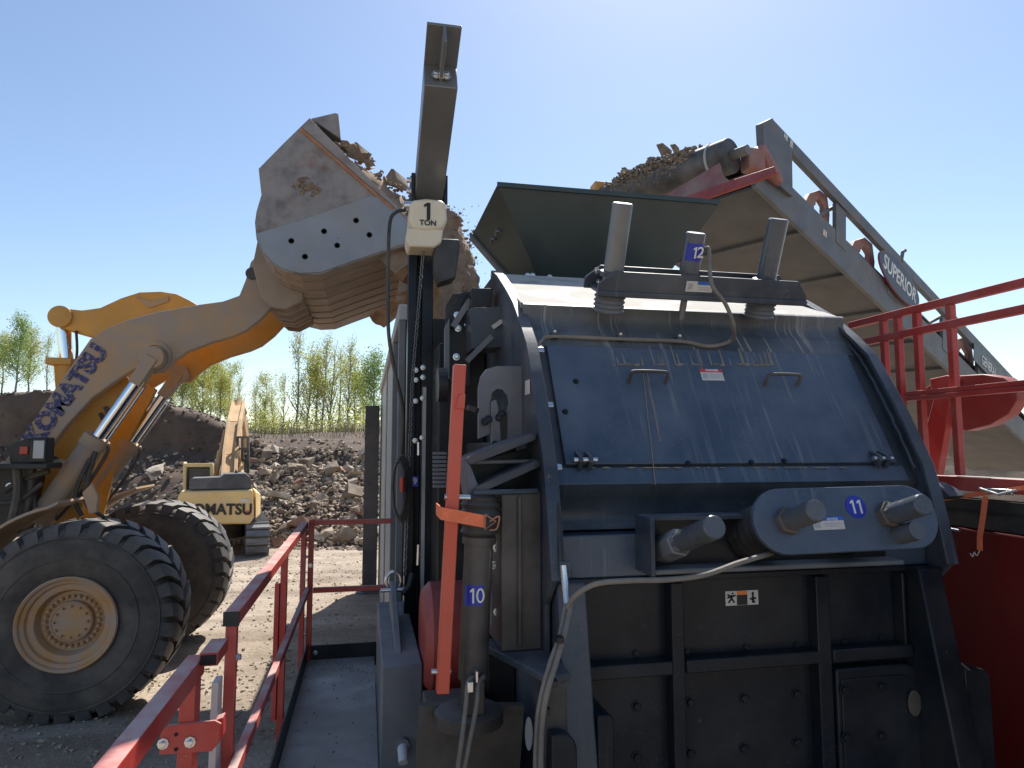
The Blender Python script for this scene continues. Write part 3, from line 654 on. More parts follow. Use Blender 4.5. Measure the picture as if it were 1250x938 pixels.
# headlamp cluster on its bracket
hb = B().prism([onY(u, v, 7.6) for u, v in ((10, 552), (14, 542), (30, 536), (38, 534), (38, 566), (12, 566))], (0, 0.22, 0)).build('lamp_bracket', 'blacksteel', LO, bev=0.01)
q0, q1 = onY(24, 545, 7.59), onY(34, 555, 7.59); B().box((q0.x, 7.585, q1.z), (q1.x, 7.61, q0.z)).build('turn_signal', 'lensred', hb, bev=0.006)
q0, q1 = onY(37, 534, 7.5), onY(56, 565, 7.5); hl = B().box((q0.x, 7.5, q1.z), (q1.x, 7.68, q0.z)).build('headlamp', 'blacksteel', LO, bev=0.015)
q0, q1 = onY(41, 538, 7.49), onY(53, 560, 7.49); B().box((q0.x, 7.49, q1.z), (q1.x, 7.51, q0.z)).build('lens', 'greysteel', hl, bev=0.004)
B().box((onY(-60, 566, 7.55).x, 7.5, onY(0, 573, 7.55).z), (onY(60, 566, 7.55).x, 7.85, onY(0, 566, 7.55).z)).build('lamp_shelf', 'blacksteel', LO, bev=0.008)
# cab and rear body, mostly left of the frame
cb = B(); cx = onY(-2, 545, 9.75).x - 0.1
for (x, y) in ((cx - 0.25, 8.0), (cx - 0.25, 9.7), (cx - 1.75, 8.0), (cx - 1.75, 9.7)):
    cb.bar((x + (0.28 if x > cx - 1 else 0), y, 1.55), (x, y, 3.5), 0.1, 0.1, (0, 1, 0))
cb.box((cx - 1.9, 7.9, 3.5), (cx - 0.1, 9.8, 3.68)); cb.box((cx - 1.85, 7.95, 1.2), (cx + 0.06, 9.75, 1.6)); cb.build('cab', 'yellow', LO, bev=0.02)
B().box((cx - 1.75, 8.03, 1.6), (cx - 0.23, 8.06, 3.5)).build('cab_window', 'glass', LO)
B().prism([(cx + 0.02, 8.1, 1.62), (cx + 0.02, 9.6, 1.62), (cx - 0.24, 9.6, 3.5), (cx - 0.24, 8.1, 3.5)], (-0.02, 0, 0)).build('windscreen', 'glass', LO)
B().box((cx - 5.0, 8.0, 0.9), (cx - 1.95, 9.7, 2.3)).build('engine_hood', 'yellow', LO, bev=0.08)

# bucket
YB0, YB1 = 7.15, 10.55
OUT = [(378, 144), (346, 175), (315.6, 206), (317, 220), (319, 238), (313, 258), (311, 272), (313, 292), (320, 309), (331, 322), (346, 331), (366, 336), (392, 335), (440, 318), (495, 300), (521, 291)]
op = [onY(u, v, YB0) for u, v in OUT]
def at_y(pts, y): return [V((p.x, y, p.z)) for p in pts]
bk = B().prism(at_y(op, YB0), (0, 0.045, 0)).build('bucket', 'bucket', LO, bev=0.006, label='worn steel bucket with bolted wear plate on its side')
B().prism(at_y(op, YB1 - 0.045), (0, 0.045, 0)).build('side_plate', 'bucket', bk, bev=0.006)
cen = sum(op, V((0, 0, 0))) / len(op)
b = B(); inn = [p + (V((cen.x, p.y, cen.z)) - p).normalized() * 0.04 for p in op]
for i in range(len(op) - 1):
    q = [op[i], op[i + 1], inn[i + 1], inn[i]]; b.prism(at_y(q, YB0 + 0.045), (0, YB1 - YB0 - 0.09, 0))
b.build('shell', 'bucketbelly', bk, smooth=25)
b = B(); q = [op[-1], op[-2], op[-2] + V((0.02, 0, -0.035)), op[-1] + V((0.25, 0, -0.09)), op[-1] + V((0.24, 0, -0.05))]
b.prism(at_y(q, YB0 - 0.01), (0, YB1 - YB0 + 0.02, 0)).build('cutting_edge', 'bucketliner', bk, bev=0.004)
# wear plate on the near side with solid discs painted dark for its bolt holes, side cutter strip with rusty weld
lin = [onY(u, v, YB0) for u, v in ((312, 286), (372, 268), (452, 240), (468, 243), (482, 255), (497, 269), (515, 288), (495, 298), (440, 316), (392, 333), (366, 334), (347, 329), (333, 321), (321, 307))]
lp = B().prism(lin, (0, -0.014, 0)).build('wear_plate', 'bucketliner', bk, bev=0.003)
for cu_, cv_ in ((205, 545), (330, 508), (452, 467), (257, 605), (380, 562), (503, 522)):
    q = onY(290 + cu_ / 3.126, 120 + cv_ / 3.126, YB0 - 0.014); B().lathe([(0.03, 0.0), (0.03, -0.002), (0.021, -0.002), (0.018, 0.003), (0.0, 0.003)], q, (0, 1, 0), 16).build('dark_hole_disc', 'holeshade', lp)
c0, c1 = onY(367, 158, YB0 - 0.005), onY(480, 256, YB0 - 0.005)
B().tube([c0, c0.lerp(c1, 0.3), c0.lerp(c1, 0.6), c1], 0.021, 8).build('weld_bead', 'rust', bk)
cut = [onY(u, v, YB0) for u, v in ((378, 145), (369, 157), (481, 254), (513, 287), (520, 290))]
B().prism(cut, (0, -0.02, 0)).build('side_cutter', 'bucket', bk, bev=0.004)
q = onY(374, 228, YB0 - 0.005); mb = B(); rnd = random.Random(4)
for _ in range(60):
    a = rnd.uniform(0, 6.28); rr = rnd.uniform(0, 0.1); clods(mb, q + V((math.cos(a) * rr * 1.4, 0, math.sin(a) * rr)), rnd.uniform(0.03, 0.07), rnd)
mb.build('caked_mud', 'loosesoil', bk, smooth=0, recalc=False)
# spill guard
sg = [onY(u, v, 7.25) for u, v in ((379, 145), (384, 148), (416, 170), (413, 139), (409, 138))]
B().prism(at_y(sg, 7.25), (0, 3.2, 0)).build('spill_guard', 'bucket', bk, bev=0.005)
# wear strips under the floor, running front to back
i0 = 11
for k in range(7):
    y = 7.45 + k * 0.42; b = B(); w = 0.16
    for i in range(9, len(op) - 1):
        nrm = (op[i + 1] - op[i]).cross(V((0, 1, 0))).normalized()
        if nrm.z > 0: nrm = -nrm
        q = [op[i], op[i + 1], op[i + 1] + nrm * 0.014, op[i] + nrm * 0.014]; b.prism(at_y(q, y), (0, w, 0))
    b.build('wear_strip', 'bucketbelly', bk, smooth=25)
# hinge brackets behind the bucket
for y in (7.98, 8.34, 9.18, 9.54, 8.7, 8.96):
    hp = [onY(u, v, YN) for u, v in ((318, 300), (312, 330), (322, 368), (336, 380), (352, 382), (372, 372), (372, 345), (350, 325))]
    B().prism([V((p.x, y, p.z)) for p in hp], (0, 0.06, 0)).build('hinge_bracket', 'bucketbelly', bk, bev=0.008)
# load in the bucket and soil pouring out
def bucket_load():
    rnd = random.Random(9); b = B(); top0, top1 = op[0], op[-1]; nu, ny = 26, 30
    for j in range(ny + 1):
        y = YB0 + 0.1 + (YB1 - YB0 - 0.2) * j / ny
        for i in range(nu + 1):
            t = 0.10 + 0.94 * i / nu; p = top0.lerp(top1, t)
            nz = mnoise.noise((t * 4, y * 1.3, 1)) * 0.16 + mnoise.noise((t * 13, y * 4, 2)) * 0.07
            hgt = -0.04 + 0.30 * math.sin(math.pi * min(1, j / ny)) ** 0.45 * sstep(0.1, 0.4, t) + nz * min(1, j / 4) + 0.08 * t - 0.12 * (1 - sstep(0.0, 0.4, t))
            b.v.append(V((p.x + 0.72 * hgt, y, p.z + 0.69 * hgt)))
    n = nu + 1
    b.f = [(j * n + i, j * n + i + 1, (j + 1) * n + i + 1, (j + 1) * n + i) for j in range(ny) for i in range(nu)]
    k = len(b.v); b.v += [p - V((0.4, 0, 0.36)) * (0.12 + 0.88 * sstep(0.0, 0.45, (i_ % n) / nu)) for i_, p in enumerate(b.v[:])]
    b.f += [tuple(q + k for q in f[::-1]) for f in b.f[:]]
    b.f += [(i, k + i, k + i + 1, i + 1) for i in range(nu)] + [(j * n, j * n + n, k + j * n + n, k + j * n) for j in range(ny)] + [(j * n + nu, k + j * n + nu, k + j * n + n + nu, j * n + n + nu) for j in range(ny)]
    for _ in range(700):
        t = rnd.uniform(0.15, 1.02); y = rnd.uniform(YB0 + 0.1, YB1 - 0.1); p = top0.lerp(top1, t); h = rnd.uniform(0.0, 0.13) + 0.26 * math.sin(math.pi * (y - YB0) / (YB1 - YB0)) ** 0.45 * sstep(0.1, 0.4, t)
        clods(b, V((p.x + 0.72 * h, y, p.z + 0.69 * h)), rnd.uniform(0.03, 0.12), rnd)
    o = b.build('soil_load', 'loosesoil', smooth=40, recalc=False); props(o, 'brown soil and rubble heaped in the raised loader bucket', 'soil', kind='stuff')
    for (u, v, s, lab) in ((438, 188, 0.36, 'long broken brown rock perched highest on the tipping bucket load'), (482, 220, 0.36, 'dark rough rock on the bucket load just left of the hoist jib'), (425, 178, 0.26, 'small rock tucked behind the bucket spill guard')):
        q = bpy.data.objects.new('rock', CHUNK[3 if s > 0.3 else 1]); COL.objects.link(q); p = onY(u, v + 4, 7.55)
        q.matrix_world = Matrix.Translation(p) @ Matrix.Rotation(R(38), 4, 'Y') @ Matrix.Diagonal((s * 1.3, s, s * 0.8, 1)); props(q, lab, 'rock')
    # falling curtain
    b = B(); lip = op[-1]; ny, nz_ = 60, 60; x0 = lip.x + 0.2
    for side in (0, 1):
        for j in range(ny + 1):
            y = YB0 + 0.25 + 2.6 * j / ny
            for i in range(nz_ + 1):
                t = i / nz_; z = lip.z + 0.5 - 2.7 * t + 0.25 * mnoise.noise((y * 1.7, 3.0, 1.0)) * (1 - t); w = 0.36 * (1 - 0.3 * t) * min(1, 0.3 + 2.4 * t ** 0.8) * (0.55 + 0.45 * math.sin(math.pi * j / ny) ** 0.5) + 0.13 * mnoise.noise((y * 2, z * 1.6, side * 9)) + 0.12 * mnoise.noise((y * 6, z * 4, side * 9)) + 0.07 * mnoise.noise((y * 15, z * 11, side * 9))
                b.v.append(V((x0 + 0.16 * t ** 0.6 + (w if side else -w * 0.6), y, z)))
    n = nz_ + 1; K = (ny + 1) * n
    for sd in (0, 1):
        for j in range(ny):
            for i in range(nz_): 
                f = (sd * K + j * n + i, sd * K + j * n + i + 1, sd * K + (j + 1) * n + i + 1, sd * K + (j + 1) * n + i); b.f.append(f if sd else f[::-1])
    for j in (0, ny):
        for i in range(nz_): b.f.append((j * n + i, j * n + i + 1, K + j * n + i + 1, K + j * n + i))
    for _ in range(8200):
        t = rnd.random(); z = lip.z + 0.5 - 2.6 * t; y = YB0 + 0.2 + rnd.random() * 2.7
        x = x0 + 0.16 * t ** 0.6 + rnd.gauss(0.1, 0.14); clods(b, V((x, y, z)), rnd.choice([0.01, 0.012, 0.015, 0.02, 0.02, 0.03, 0.03, 0.045, 0.07]), rnd)
    o = b.build('falling_soil', 'loosesoil', smooth=50, recalc=False); props(o, 'brown soil pouring from the bucket lip into the hopper', 'soil', kind='stuff')
bucket_load()

# ------------------------------------------------------------------ excavator
EX = thing('excavator', 'pale yellow crawler excavator seen from behind at the foot of the rubble slope', 'excavator', (*onZ(265, 672, -0.4).xy, -0.4))
DE = 18.6
def ep(u, v, d=DE): return atd(u, v, d)
EXf = V((ray(265, 545).x, ray(265, 545).y, 0)).normalized(); EXr = V((EXf.y, -EXf.x, 0))          # right and away, seen from the camera's side
def epoly(pts, d, thick): return B().prism([ep(u, v, d) for u, v in pts], EXf * thick)
cw = epoly([(217, 607), (221, 600), (309, 598), (310, 632), (305, 640), (226, 641), (219, 634)], DE, 0.75).build('counterweight', 'excavator', EX, bev=0.05)
B().prism([ep(312, 600, DE + 0.1), ep(318, 603, DE + 0.6), ep(318, 628, DE + 0.6), ep(312, 634, DE + 0.1)], EXf * 2.0).build('side_panel', 'excavator', EX, bev=0.03)
hd = epoly([(231, 598), (231, 588), (235, 584), (268, 583), (274, 579), (300, 578), (306, 583), (307, 598)], DE + 0.1, 1.1).build('engine_hood', 'hood', EX, bev=0.03)
epoly([(286, 578), (288, 573), (291, 578)], DE + 0.5, 0.15).build('exhaust', 'hood', EX)
cbx = B()
for u in (226, 259): cbx.bar(ep(u, 602, DE + 1.2), ep(u, 568, DE + 1.2), 0.09, 0.09)
for u in (226, 259): cbx.bar(ep(u, 602, DE + 2.8), ep(u, 566, DE + 2.8), 0.09, 0.09)
for d in (DE + 1.2, DE + 2.8): cbx.bar(ep(225, 568, d), ep(260, 568, d), 0.09, 0.1)
cbx.bar(ep(226, 569, DE + 1.2), ep(226, 566, DE + 2.8), 0.09, 0.1); cbx.bar(ep(259, 569, DE + 1.2), ep(259, 566, DE + 2.8), 0.09, 0.1); cbx.build('cab_frame', 'excavator', EX, bev=0.01)
epoly([(228, 600), (228, 572), (258, 572), (258, 600)], DE + 1.25, 1.4).build('cab_glass', 'glass', EX)
epoly([(227, 571), (227, 567.5), (258, 567.5), (258, 571)], DE + 1.3, 1.4).build('cab_roof', 'hood', EX)
# boom (rising away), stick, cylinders
bmx = [ep(279, 596, DE + 1.0), ep(281, 560, DE + 2.0), ep(286, 520, DE + 3.4), ep(291, 497, DE + 5.0)]
for i, (off) in enumerate((-0.17, 0.17)):
    b = B()
    for a, c, w in zip(bmx, bmx[1:], (0.52, 0.5, 0.4)): b.bar(a + EXr * off, c + EXr * off, 0.1, w, (0, 0, 1))
    b.build('boom_plate', 'excavatorboom', EX, bev=0.01)
b = B()
for a, c in zip(bmx, bmx[1:]): b.bar(a, c, 0.3, 0.3)
b.build('boom', 'excavatorboom', EX, bev=0.02, label='dusty boom rising away from the cab')
for off in (-0.42, 0.36):
    a, c = ep(278, 600, DE + 1.2) + EXr * off, ep(285, 525, DE + 3.2) + EXr * off * 0.6
    B().tube([a, a.lerp(c, 0.62), a.lerp(c, 0.625), c], [0.085, 0.085, 0.045, 0.045], 12).build('boom_cylinder', 'excavatorboom', EX, smooth=30)
st = B(); st.bar(ep(292, 498, DE + 5.0), ep(299, 545, DE + 6.2), 0.3, 0.4); st.build('stick', 'excavatorboom', EX, bev=0.02)
B().tube([ep(287, 503, DE + 4.6), ep(292, 490, DE + 5.0), ep(298, 505, DE + 5.4)], 0.12, 10).build('stick_cylinder', 'excavatorboom', EX)
B().prism([ep(286, 489, DE + 5), ep(292, 486, DE + 5), ep(297, 492, DE + 5), ep(296, 506, DE + 5), ep(286, 502, DE + 5)], EXf * 0.4).build('boom_tip', 'excavatorboom', EX, bev=0.02)
gr = B()
for u in (290, 296, 303): gr.bar(ep(u, 578, DE + 2.2), ep(u, 533, DE + 2.2), 0.07, 0.07)
for v in (534, 548, 562, 576): gr.bar(ep(289, v, DE + 2.2), ep(304, v, DE + 2.2), 0.06, 0.06)
gr.build('guard_frame', 'brownsteel', EX)
# tracks and carbody
for off in (-1.0, 1.0):
    c = ep(265, 655, DE + 1.6); pr = []; L2, h2 = 1.75, 0.42
    for k in range(9): a = R(90 + 180 * k / 8); pr.append((-L2 + math.cos(a) * h2, math.sin(a) * h2))
    for k in range(9): a = R(-90 + 180 * k / 8); pr.append((L2 + math.cos(a) * h2, math.sin(a) * h2))
    z0 = -0.4 + h2 + 0.02
    base = V((c.x, c.y, z0)) + EXr * (off - 0.28)
    tk = B().prism([base + EXf * x + V((0, 0, z)) for x, z in pr], EXr * 0.56).build('track', 'brownsteel', EX, bev=0.02)
    shoe = mesh_of(B().box((-0.3, -0.08, 0), (0.3, 0.08, 0.03)).box((-0.3, -0.075, 0.03), (0.3, -0.045, 0.06)), 'dustysteel', 'track_shoe')
    for k in range(7):
        a = R(95 + 170 * k / 6); p = base + EXr * 0.28 + EXf * (-L2 + math.cos(a) * h2) + V((0, 0, math.sin(a) * h2)); nn = EXf * math.cos(a) + V((0, 0, math.sin(a)))
        piece('track_shoe', shoe, tk, frame(p, EXr, nn.cross(EXr)))
    for k in range(11):
        piece('track_shoe', shoe, tk, frame(base + EXr * 0.28 + EXf * (-1.65 + 0.33 * k) + V((0, 0, h2)), EXr, EXf))
c = ep(265, 640, DE + 1.6); B().cyl((c.x, c.y, -0.05), (c.x, c.y, 0.62), 0.75).build('slew_ring', 'brownsteel', EX)
pc = ep(266, 622.5, DE) - V((SY, CY, 0)) * 0.02
text('lettering', 'KOMATSU', 0.40, 'black', EX, pc, (CY, -SY, 0), (0, 0, 1), 0.006, 0.012, 0.98, 1.02)
B().prism([ep(u, v, DE - 0.01) for u, v in ((300, 624), (304, 624), (305, 629), (299, 629))], EXf * -0.008).build('decal', 'stickerred', EX)
B().prism([ep(u, v, DE - 0.01) for u, v in ((294, 609), (305, 609), (305, 613), (294, 613))], EXf * -0.008).build('decal', 'offwhite', EX)
b = B().cyl(ep(262, 603, DE) , ep(262, 607, DE), 0.05).build('lifting_eye', 'excavator', EX)
# ------------------------------------------------------------------ impact crusher
CR = thing('impact_crusher', 'big dark blue steel impact crusher housing filling the right half', 'crusher', (1.75, 3.6, 0.3))
XL, XR = 0.79, 2.72
EDGE = [(4.22, 3.68), (4.03, 3.60), (3.80, 3.475), (3.58, 3.345), (3.40, 3.20), (3.26, 3.075), (3.075, 2.785), (2.915, 2.485), (2.845, 2.23), (2.80, 2.02)]
def P(x, q): return V((x, q[0], q[1]))
# side plates with their flange rims
for x, sg, name in ((XL, -1, 'side_plate'), (XR, 1, 'side_plate')):
    poly = [P(x, q) for q in EDGE] + [V((x, 2.92, 1.9)), V((x, 2.95, 0.4)), V((x, 5.3, 0.4)), V((x, 5.3, 3.2)), V((x, 4.6, 3.52))]
    sp = B().prism(poly, (sg * 0.025, 0, 0)).build(name, 'steel', CR, bev=0.004)
    # rim: bent strip following the front edge
    b = B(); E = [V((0, *q)) for q in EDGE]; x0, x1 = (x - 0.032, x + 0.03) if sg < 0 else (x - 0.03, x + 0.035)
    vs = []; n = len(E)
    for i, e in enumerate(E):
        t = (E[min(i + 1, n - 1)] - E[max(i - 1, 0)]).normalized(); nn = V((1, 0, 0)).cross(t)
        if nn.y > 0: nn = -nn
        for xx, h in ((x0, 0), (x1, 0), (x1, 0.022), (x0, 0.022)): vs.append(V((xx, e.y, e.z)) + nn * h)
    fs = []
    for i in range(n - 1):
        for k in range(4): fs.append((i * 4 + k, i * 4 + (k + 1) % 4, i * 4 + 4 + (k + 1) % 4, i * 4 + 4 + k))
    fs += [(0, 1, 2, 3), (n * 4 - 4, n * 4 - 1, n * 4 - 2, n * 4 - 3)]
    b.add(vs, fs).build('flange_rim', 'steel', sp, bev=0.004)
    wx = x + 0.034 if sg < 0 else x - 0.034
    B().tube([V((wx, e.y + 0.03 + 0.004 * math.sin(9 * i_), e.z - 0.012)) for i_, e in enumerate(smooth_path(E[3:8], 8))], 0.007, 6).build('weld_bead', 'steel', sp)
a_, c_ = XL + 0.004, XR - 0.004
def plate(name, q0, q1, m, th=0.03, x0=None, x1=None, off=0.0, bev=0.0, parent=None):
    x0 = a_ if x0 is None else x0; x1 = c_ if x1 is None else x1
    d = (V((0, *q1)) - V((0, *q0))).normalized(); nn = V((1, 0, 0)).cross(d)
    if nn.y > 0: nn = -nn
    p = [P(x0, q0), P(x1, q0), P(x1, q1), P(x0, q1)]
    return B().prism([k + nn * off for k in p], nn * -th).build(name, m, parent or CR, bev=bev)
plate('roof_slope', (4.42, 3.735), (3.50, 3.345), 'roofslope', 0.03)
B().box((a_, 4.36, 3.5), (c_, 5.3, 3.70)).build('roof_plate', 'steel', CR)
# rolled lip under the roof slope
def sweep(name, prof, m, x0=a_, x1=c_, th=0.02):
    b = B(); n = len(prof)
    for x in (x0, x1):
        b.v += [V((x, y, z)) for y, z in prof] + [V((x, y + th, z - 0.004)) for y, z in prof]
    k = 2 * n
    for i in range(n - 1): b.f += [(i, i + 1, k + i + 1, k + i), (n + i, k + n + i, k + n + i + 1, n + i + 1)]
    b.f += [(0, k, k + n, n), (n - 1, n + n - 1, k + n + n - 1, k + n - 1)]
    for o in (0, k): b.f.append(tuple([o + i for i in range(n)] + [o + n + i for i in range(n - 1, -1, -1)]))
    return b.build(name, m, CR, smooth=50)
sweep('rolled_lip', [(3.50, 3.343), (3.462, 3.338), (3.447, 3.325), (3.45, 3.30), (3.46, 3.27), (3.458, 3.24), (3.44, 3.21), (3.41, 3.185)], 'streaky')
plate('hatch_frame', (3.412, 3.186), (3.338, 3.092), 'streaky', 0.03)
plate('hatch_backing', (3.345, 3.10), (2.965, 2.40), 'steel', 0.03, off=-0.004)
HX0, HX1 = 0.885, 2.63
H0, H1 = (3.335, 3.085), (3.008, 2.492)
hatch = plate('hatch_door', H0, H1, 'hatch', 0.02, HX0, HX1, 0.016, 0.004)
plate('hatch_sill', (3.003, 2.478), (2.962, 2.404), 'hatch', 0.02, HX0 - 0.06, HX1 + 0.03, 0.012, 0.003)
hd_ = (V((0, *H1)) - V((0, *H0))).normalized(); hn = V((1, 0, 0)).cross(hd_); hn = -hn if hn.y > 0 else hn
HP = V((0, *H0)) + hn * 0.017
def onH(u, v, off=0.0): return onp(u, v, HP + hn * off, hn)
hup = -hd_
# grab handles
for (u0, u1, v) in ((768, 812, 460), (934, 973, 463)):
    A, C = onH(u0, v + 7), onH(u1, v + 7)
    A = A; C = V((C.x, A.y, A.z))
    top = hn * 0.055 + hup * 0.03
    B().tube(smooth_path([A, A + hn * 0.045 + hup * 0.02, A + top + V((0.02, 0, 0)), C + top - V((0.02, 0, 0)), C + hn * 0.045 + hup * 0.02, C], 6), 0.0085, 10).build('handle', 'brownsteel', hatch)
# hinge latches
for u, v in ((712, 563), (1072, 561)):
    A = onH(u, v); lt = B()
    for dx in (-0.035, 0.012): lt.prism([A + V((dx, 0, 0)) + hup * 0.05, A + V((dx, 0, 0)) + hn * 0.05 + hup * 0.0, A + V((dx, 0, 0)) + hn * 0.05 - hup * 0.03, A + V((dx, 0, 0)) - hup * 0.05], (0.02, 0, 0))
    h_ = lt.build('hinge_latch', 'steel', hatch, bev=0.003)
    B().cyl(A + V((-0.055, 0, 0)) + hn * 0.03 - hup * 0.01, A + V((0.055, 0, 0)) + hn * 0.03 - hup * 0.01, 0.012, n=12).build('pin', 'zinc', h_)
for u, v in ((703, 466), (917, 565), (840, 566), (957, 563), (690, 503)): bolt(hatch, onH(u, v), hn, BOLT, 0.7)
# danger sticker
def sticker(parent, c, x, y, w, h, bands, base='offwhite', name='warning_sticker', off=0.002, label=None):
    x = V(x).normalized(); y = V(y).normalized(); z = x.cross(y)
    st = B().prism([c + x * sx * w / 2 + y * sy_ * h / 2 for sx, sy_ in ((-1, -1), (1, -1), (1, 1), (-1, 1))], z * off).build(name, base, parent, label=label)
    for (u0, v0, u1, v1, m) in bands:
        q = [c + x * (uu - 0.5) * w + y * (vv - 0.5) * h + z * off * 1.01 for uu, vv in ((u0, v0), (u1, v0), (u1, v1), (u0, v1))]
        B().prism(q, z * 0.0012).build('print', m, st)
    return st
sticker(hatch, onH(869, 458), (1, 0, 0), hup, 0.125, 0.07, [(0, 0.72, 1, 1, 'stickerred'), (0.06, 0.15, 0.28, 0.6, 'greysteel'), (0.36, 0.5, 0.94, 0.56, 'greysteel'), (0.36, 0.36, 0.94, 0.42, 'greysteel'), (0.36, 0.22, 0.8, 0.28, 'greysteel')])
text('print', 'DANGER', 0.018, 'white', hatch, onH(869, 452.3, 0.0045), (1, 0, 0), hup, 0.0004, 0.0006)
# dried mud runs and the ridge of mud at the hatch top
rnd = random.Random(21)
for u0, v0, u1, v1 in ((783, 437, 800, 592), (792, 470, 806, 540), (790, 452, 797, 500)):
    path = [onH(u0 + (u1 - u0) * t + rnd.uniform(-0.6, 0.6), v0 + (v1 - v0) * t, 0.001) for t in [i / 8 for i in range(9)]]
    B().tube(path, [0.0035 * (0.6 + 0.5 * rnd.random()) for _ in path], 5).build('mud_run', 'mud', hatch)
mb = B()
for k in range(22):
    u = rnd.uniform(750, 945); L_ = rnd.uniform(8, 24); v1 = 446 - (u - 750) * 0.0
    q0, q1 = onp(u - L_ * 0.3, v1 - L_, HP, hn), onp(u, v1, HP, hn); wd = V((rnd.uniform(0.005, 0.012), 0, 0)); mb.prism([q0 - wd * 0.3, q0 + wd * 0.3, q0.lerp(q1, 0.6) + wd * 0.45, q1 + wd * 0.6, q1 - wd * 0.55, q0.lerp(q1, 0.55) - wd * 0.4], hn * 0.0008)
for k in range(46):
    u = rnd.choice([rnd.uniform(748, 786), rnd.uniform(800, 900), rnd.uniform(900, 940)]); q = onH(u, 445.5 + rnd.uniform(-1, 1), 0.001); w = rnd.uniform(0.01, 0.035)
    hq = rnd.uniform(0.003, 0.007); mb.prism([q - V((w, 0, 0)), q - hup * hq, q + V((w, 0, 0)), q + hup * hq], hn * 0.001)
o = mb.build('dried_mud', 'mud', hatch); o['kind'] = 'stuff'
sb = B()
for k in range(30):
    u = rnd.uniform(720, 1070); q = onH(u, 571, 0.0); w = rnd.uniform(0.004, 0.03); sb.tube([q - V((w, 0, 0)), q, q + V((w, 0, 0))], [0.001, 0.0045, 0.001], 4)
o = sb.build('seam_dirt', 'mud', hatch); o['kind'] = 'stuff'
# concave section, ledge and breast plate
sweep('concave_skirt', [(2.963, 2.404), (2.985, 2.372), (3.02, 2.34), (3.05, 2.30), (3.06, 2.26), (3.05, 2.225), (3.03, 2.20)], 'steel')
B().box((a_, 2.935, 2.0), (c_, 3.1, 2.187)).build('breast_plate', 'hatch', CR, bev=0.006)
# lower wall, ribs, bolts
WY = 2.975
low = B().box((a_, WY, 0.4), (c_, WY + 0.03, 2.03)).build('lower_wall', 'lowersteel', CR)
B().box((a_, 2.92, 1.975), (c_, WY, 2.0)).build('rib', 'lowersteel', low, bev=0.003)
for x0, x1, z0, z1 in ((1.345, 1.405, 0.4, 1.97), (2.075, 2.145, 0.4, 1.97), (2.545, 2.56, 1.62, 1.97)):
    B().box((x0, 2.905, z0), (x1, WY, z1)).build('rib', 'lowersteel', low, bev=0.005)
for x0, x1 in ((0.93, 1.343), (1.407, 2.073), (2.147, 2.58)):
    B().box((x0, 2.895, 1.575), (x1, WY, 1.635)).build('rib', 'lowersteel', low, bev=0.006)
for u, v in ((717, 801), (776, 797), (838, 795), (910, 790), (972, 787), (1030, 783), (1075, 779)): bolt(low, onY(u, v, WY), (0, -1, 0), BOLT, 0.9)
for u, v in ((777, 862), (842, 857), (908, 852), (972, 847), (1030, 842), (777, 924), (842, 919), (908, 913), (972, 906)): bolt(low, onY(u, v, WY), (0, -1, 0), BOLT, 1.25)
# rounded inspection door at the lower right, with an eye plate
def round_rect(x0, z0, x1, z1, r, y, corners=(1, 1, 1, 1)):
    pts = []
    for k, (cx, cz, a0) in enumerate(((x1 - r, z1 - r, 0), (x0 + r, z1 - r, 90), (x0 + r, z0 + r, 180), (x1 - r, z0 + r, 270))):
        if corners[k]:
            for j in range(7): a = R(a0 + 15 * j); pts.append(V((cx + r * math.cos(a), y, cz + r * math.sin(a))))
        else: pts.append(V((cx + (r if k in (0, 3) else -r), y, cz + (r if k in (0, 1) else -r))))
    return pts
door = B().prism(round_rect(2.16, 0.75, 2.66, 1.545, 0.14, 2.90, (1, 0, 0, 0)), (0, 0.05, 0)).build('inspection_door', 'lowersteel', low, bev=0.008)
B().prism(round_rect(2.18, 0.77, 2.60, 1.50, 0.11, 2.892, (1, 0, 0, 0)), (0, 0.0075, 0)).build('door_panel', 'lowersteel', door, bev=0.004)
q = onY(1115, 858, 2.885); B().prism([q + V((math.cos(R(a)) * 0.035, 0, math.sin(R(a)) * 0.06)) for a in range(0, 360, 20)], (0, -0.012, 0)).build('eye_plate', 'brownsteel', door, bev=0.003)
for u, v in ((1075, 838), (1075, 898), (1030, 842), (1032, 900)): bolt(door, onY(u, v, 2.891), (0, -1, 0), BOLT, 1.2)
# slanted legs left and right of the lower wall
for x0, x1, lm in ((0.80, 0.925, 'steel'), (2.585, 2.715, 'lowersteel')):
    B().prism([(x0, 2.845, 2.0), (x0, 2.70, 1.30), (x0, 2.62, 0.9), (x0, 2.62, 0.4), (x0, WY - 0.002, 0.4), (x0, WY - 0.002, 2.0)], (x1 - x0, 0, 0)).build('leg', lm, CR, bev=0.008)
lp_ = onY(715, 850, 2.78)
B().prism(round_rect(0.93, 0.4, 1.0, 1.50, 0.03, 2.72, (1, 0, 0, 0)), (0, 0.22, 0)).build('leg_gusset', 'lowersteel', CR, bev=0.006)
B().prism(round_rect(2.72, 0.4, 2.86, 1.55, 0.05, 2.75, (1, 0, 0, 0)), (0, 0.3, 0)).build('leg_gusset', 'lowersteel', CR, bev=0.006)
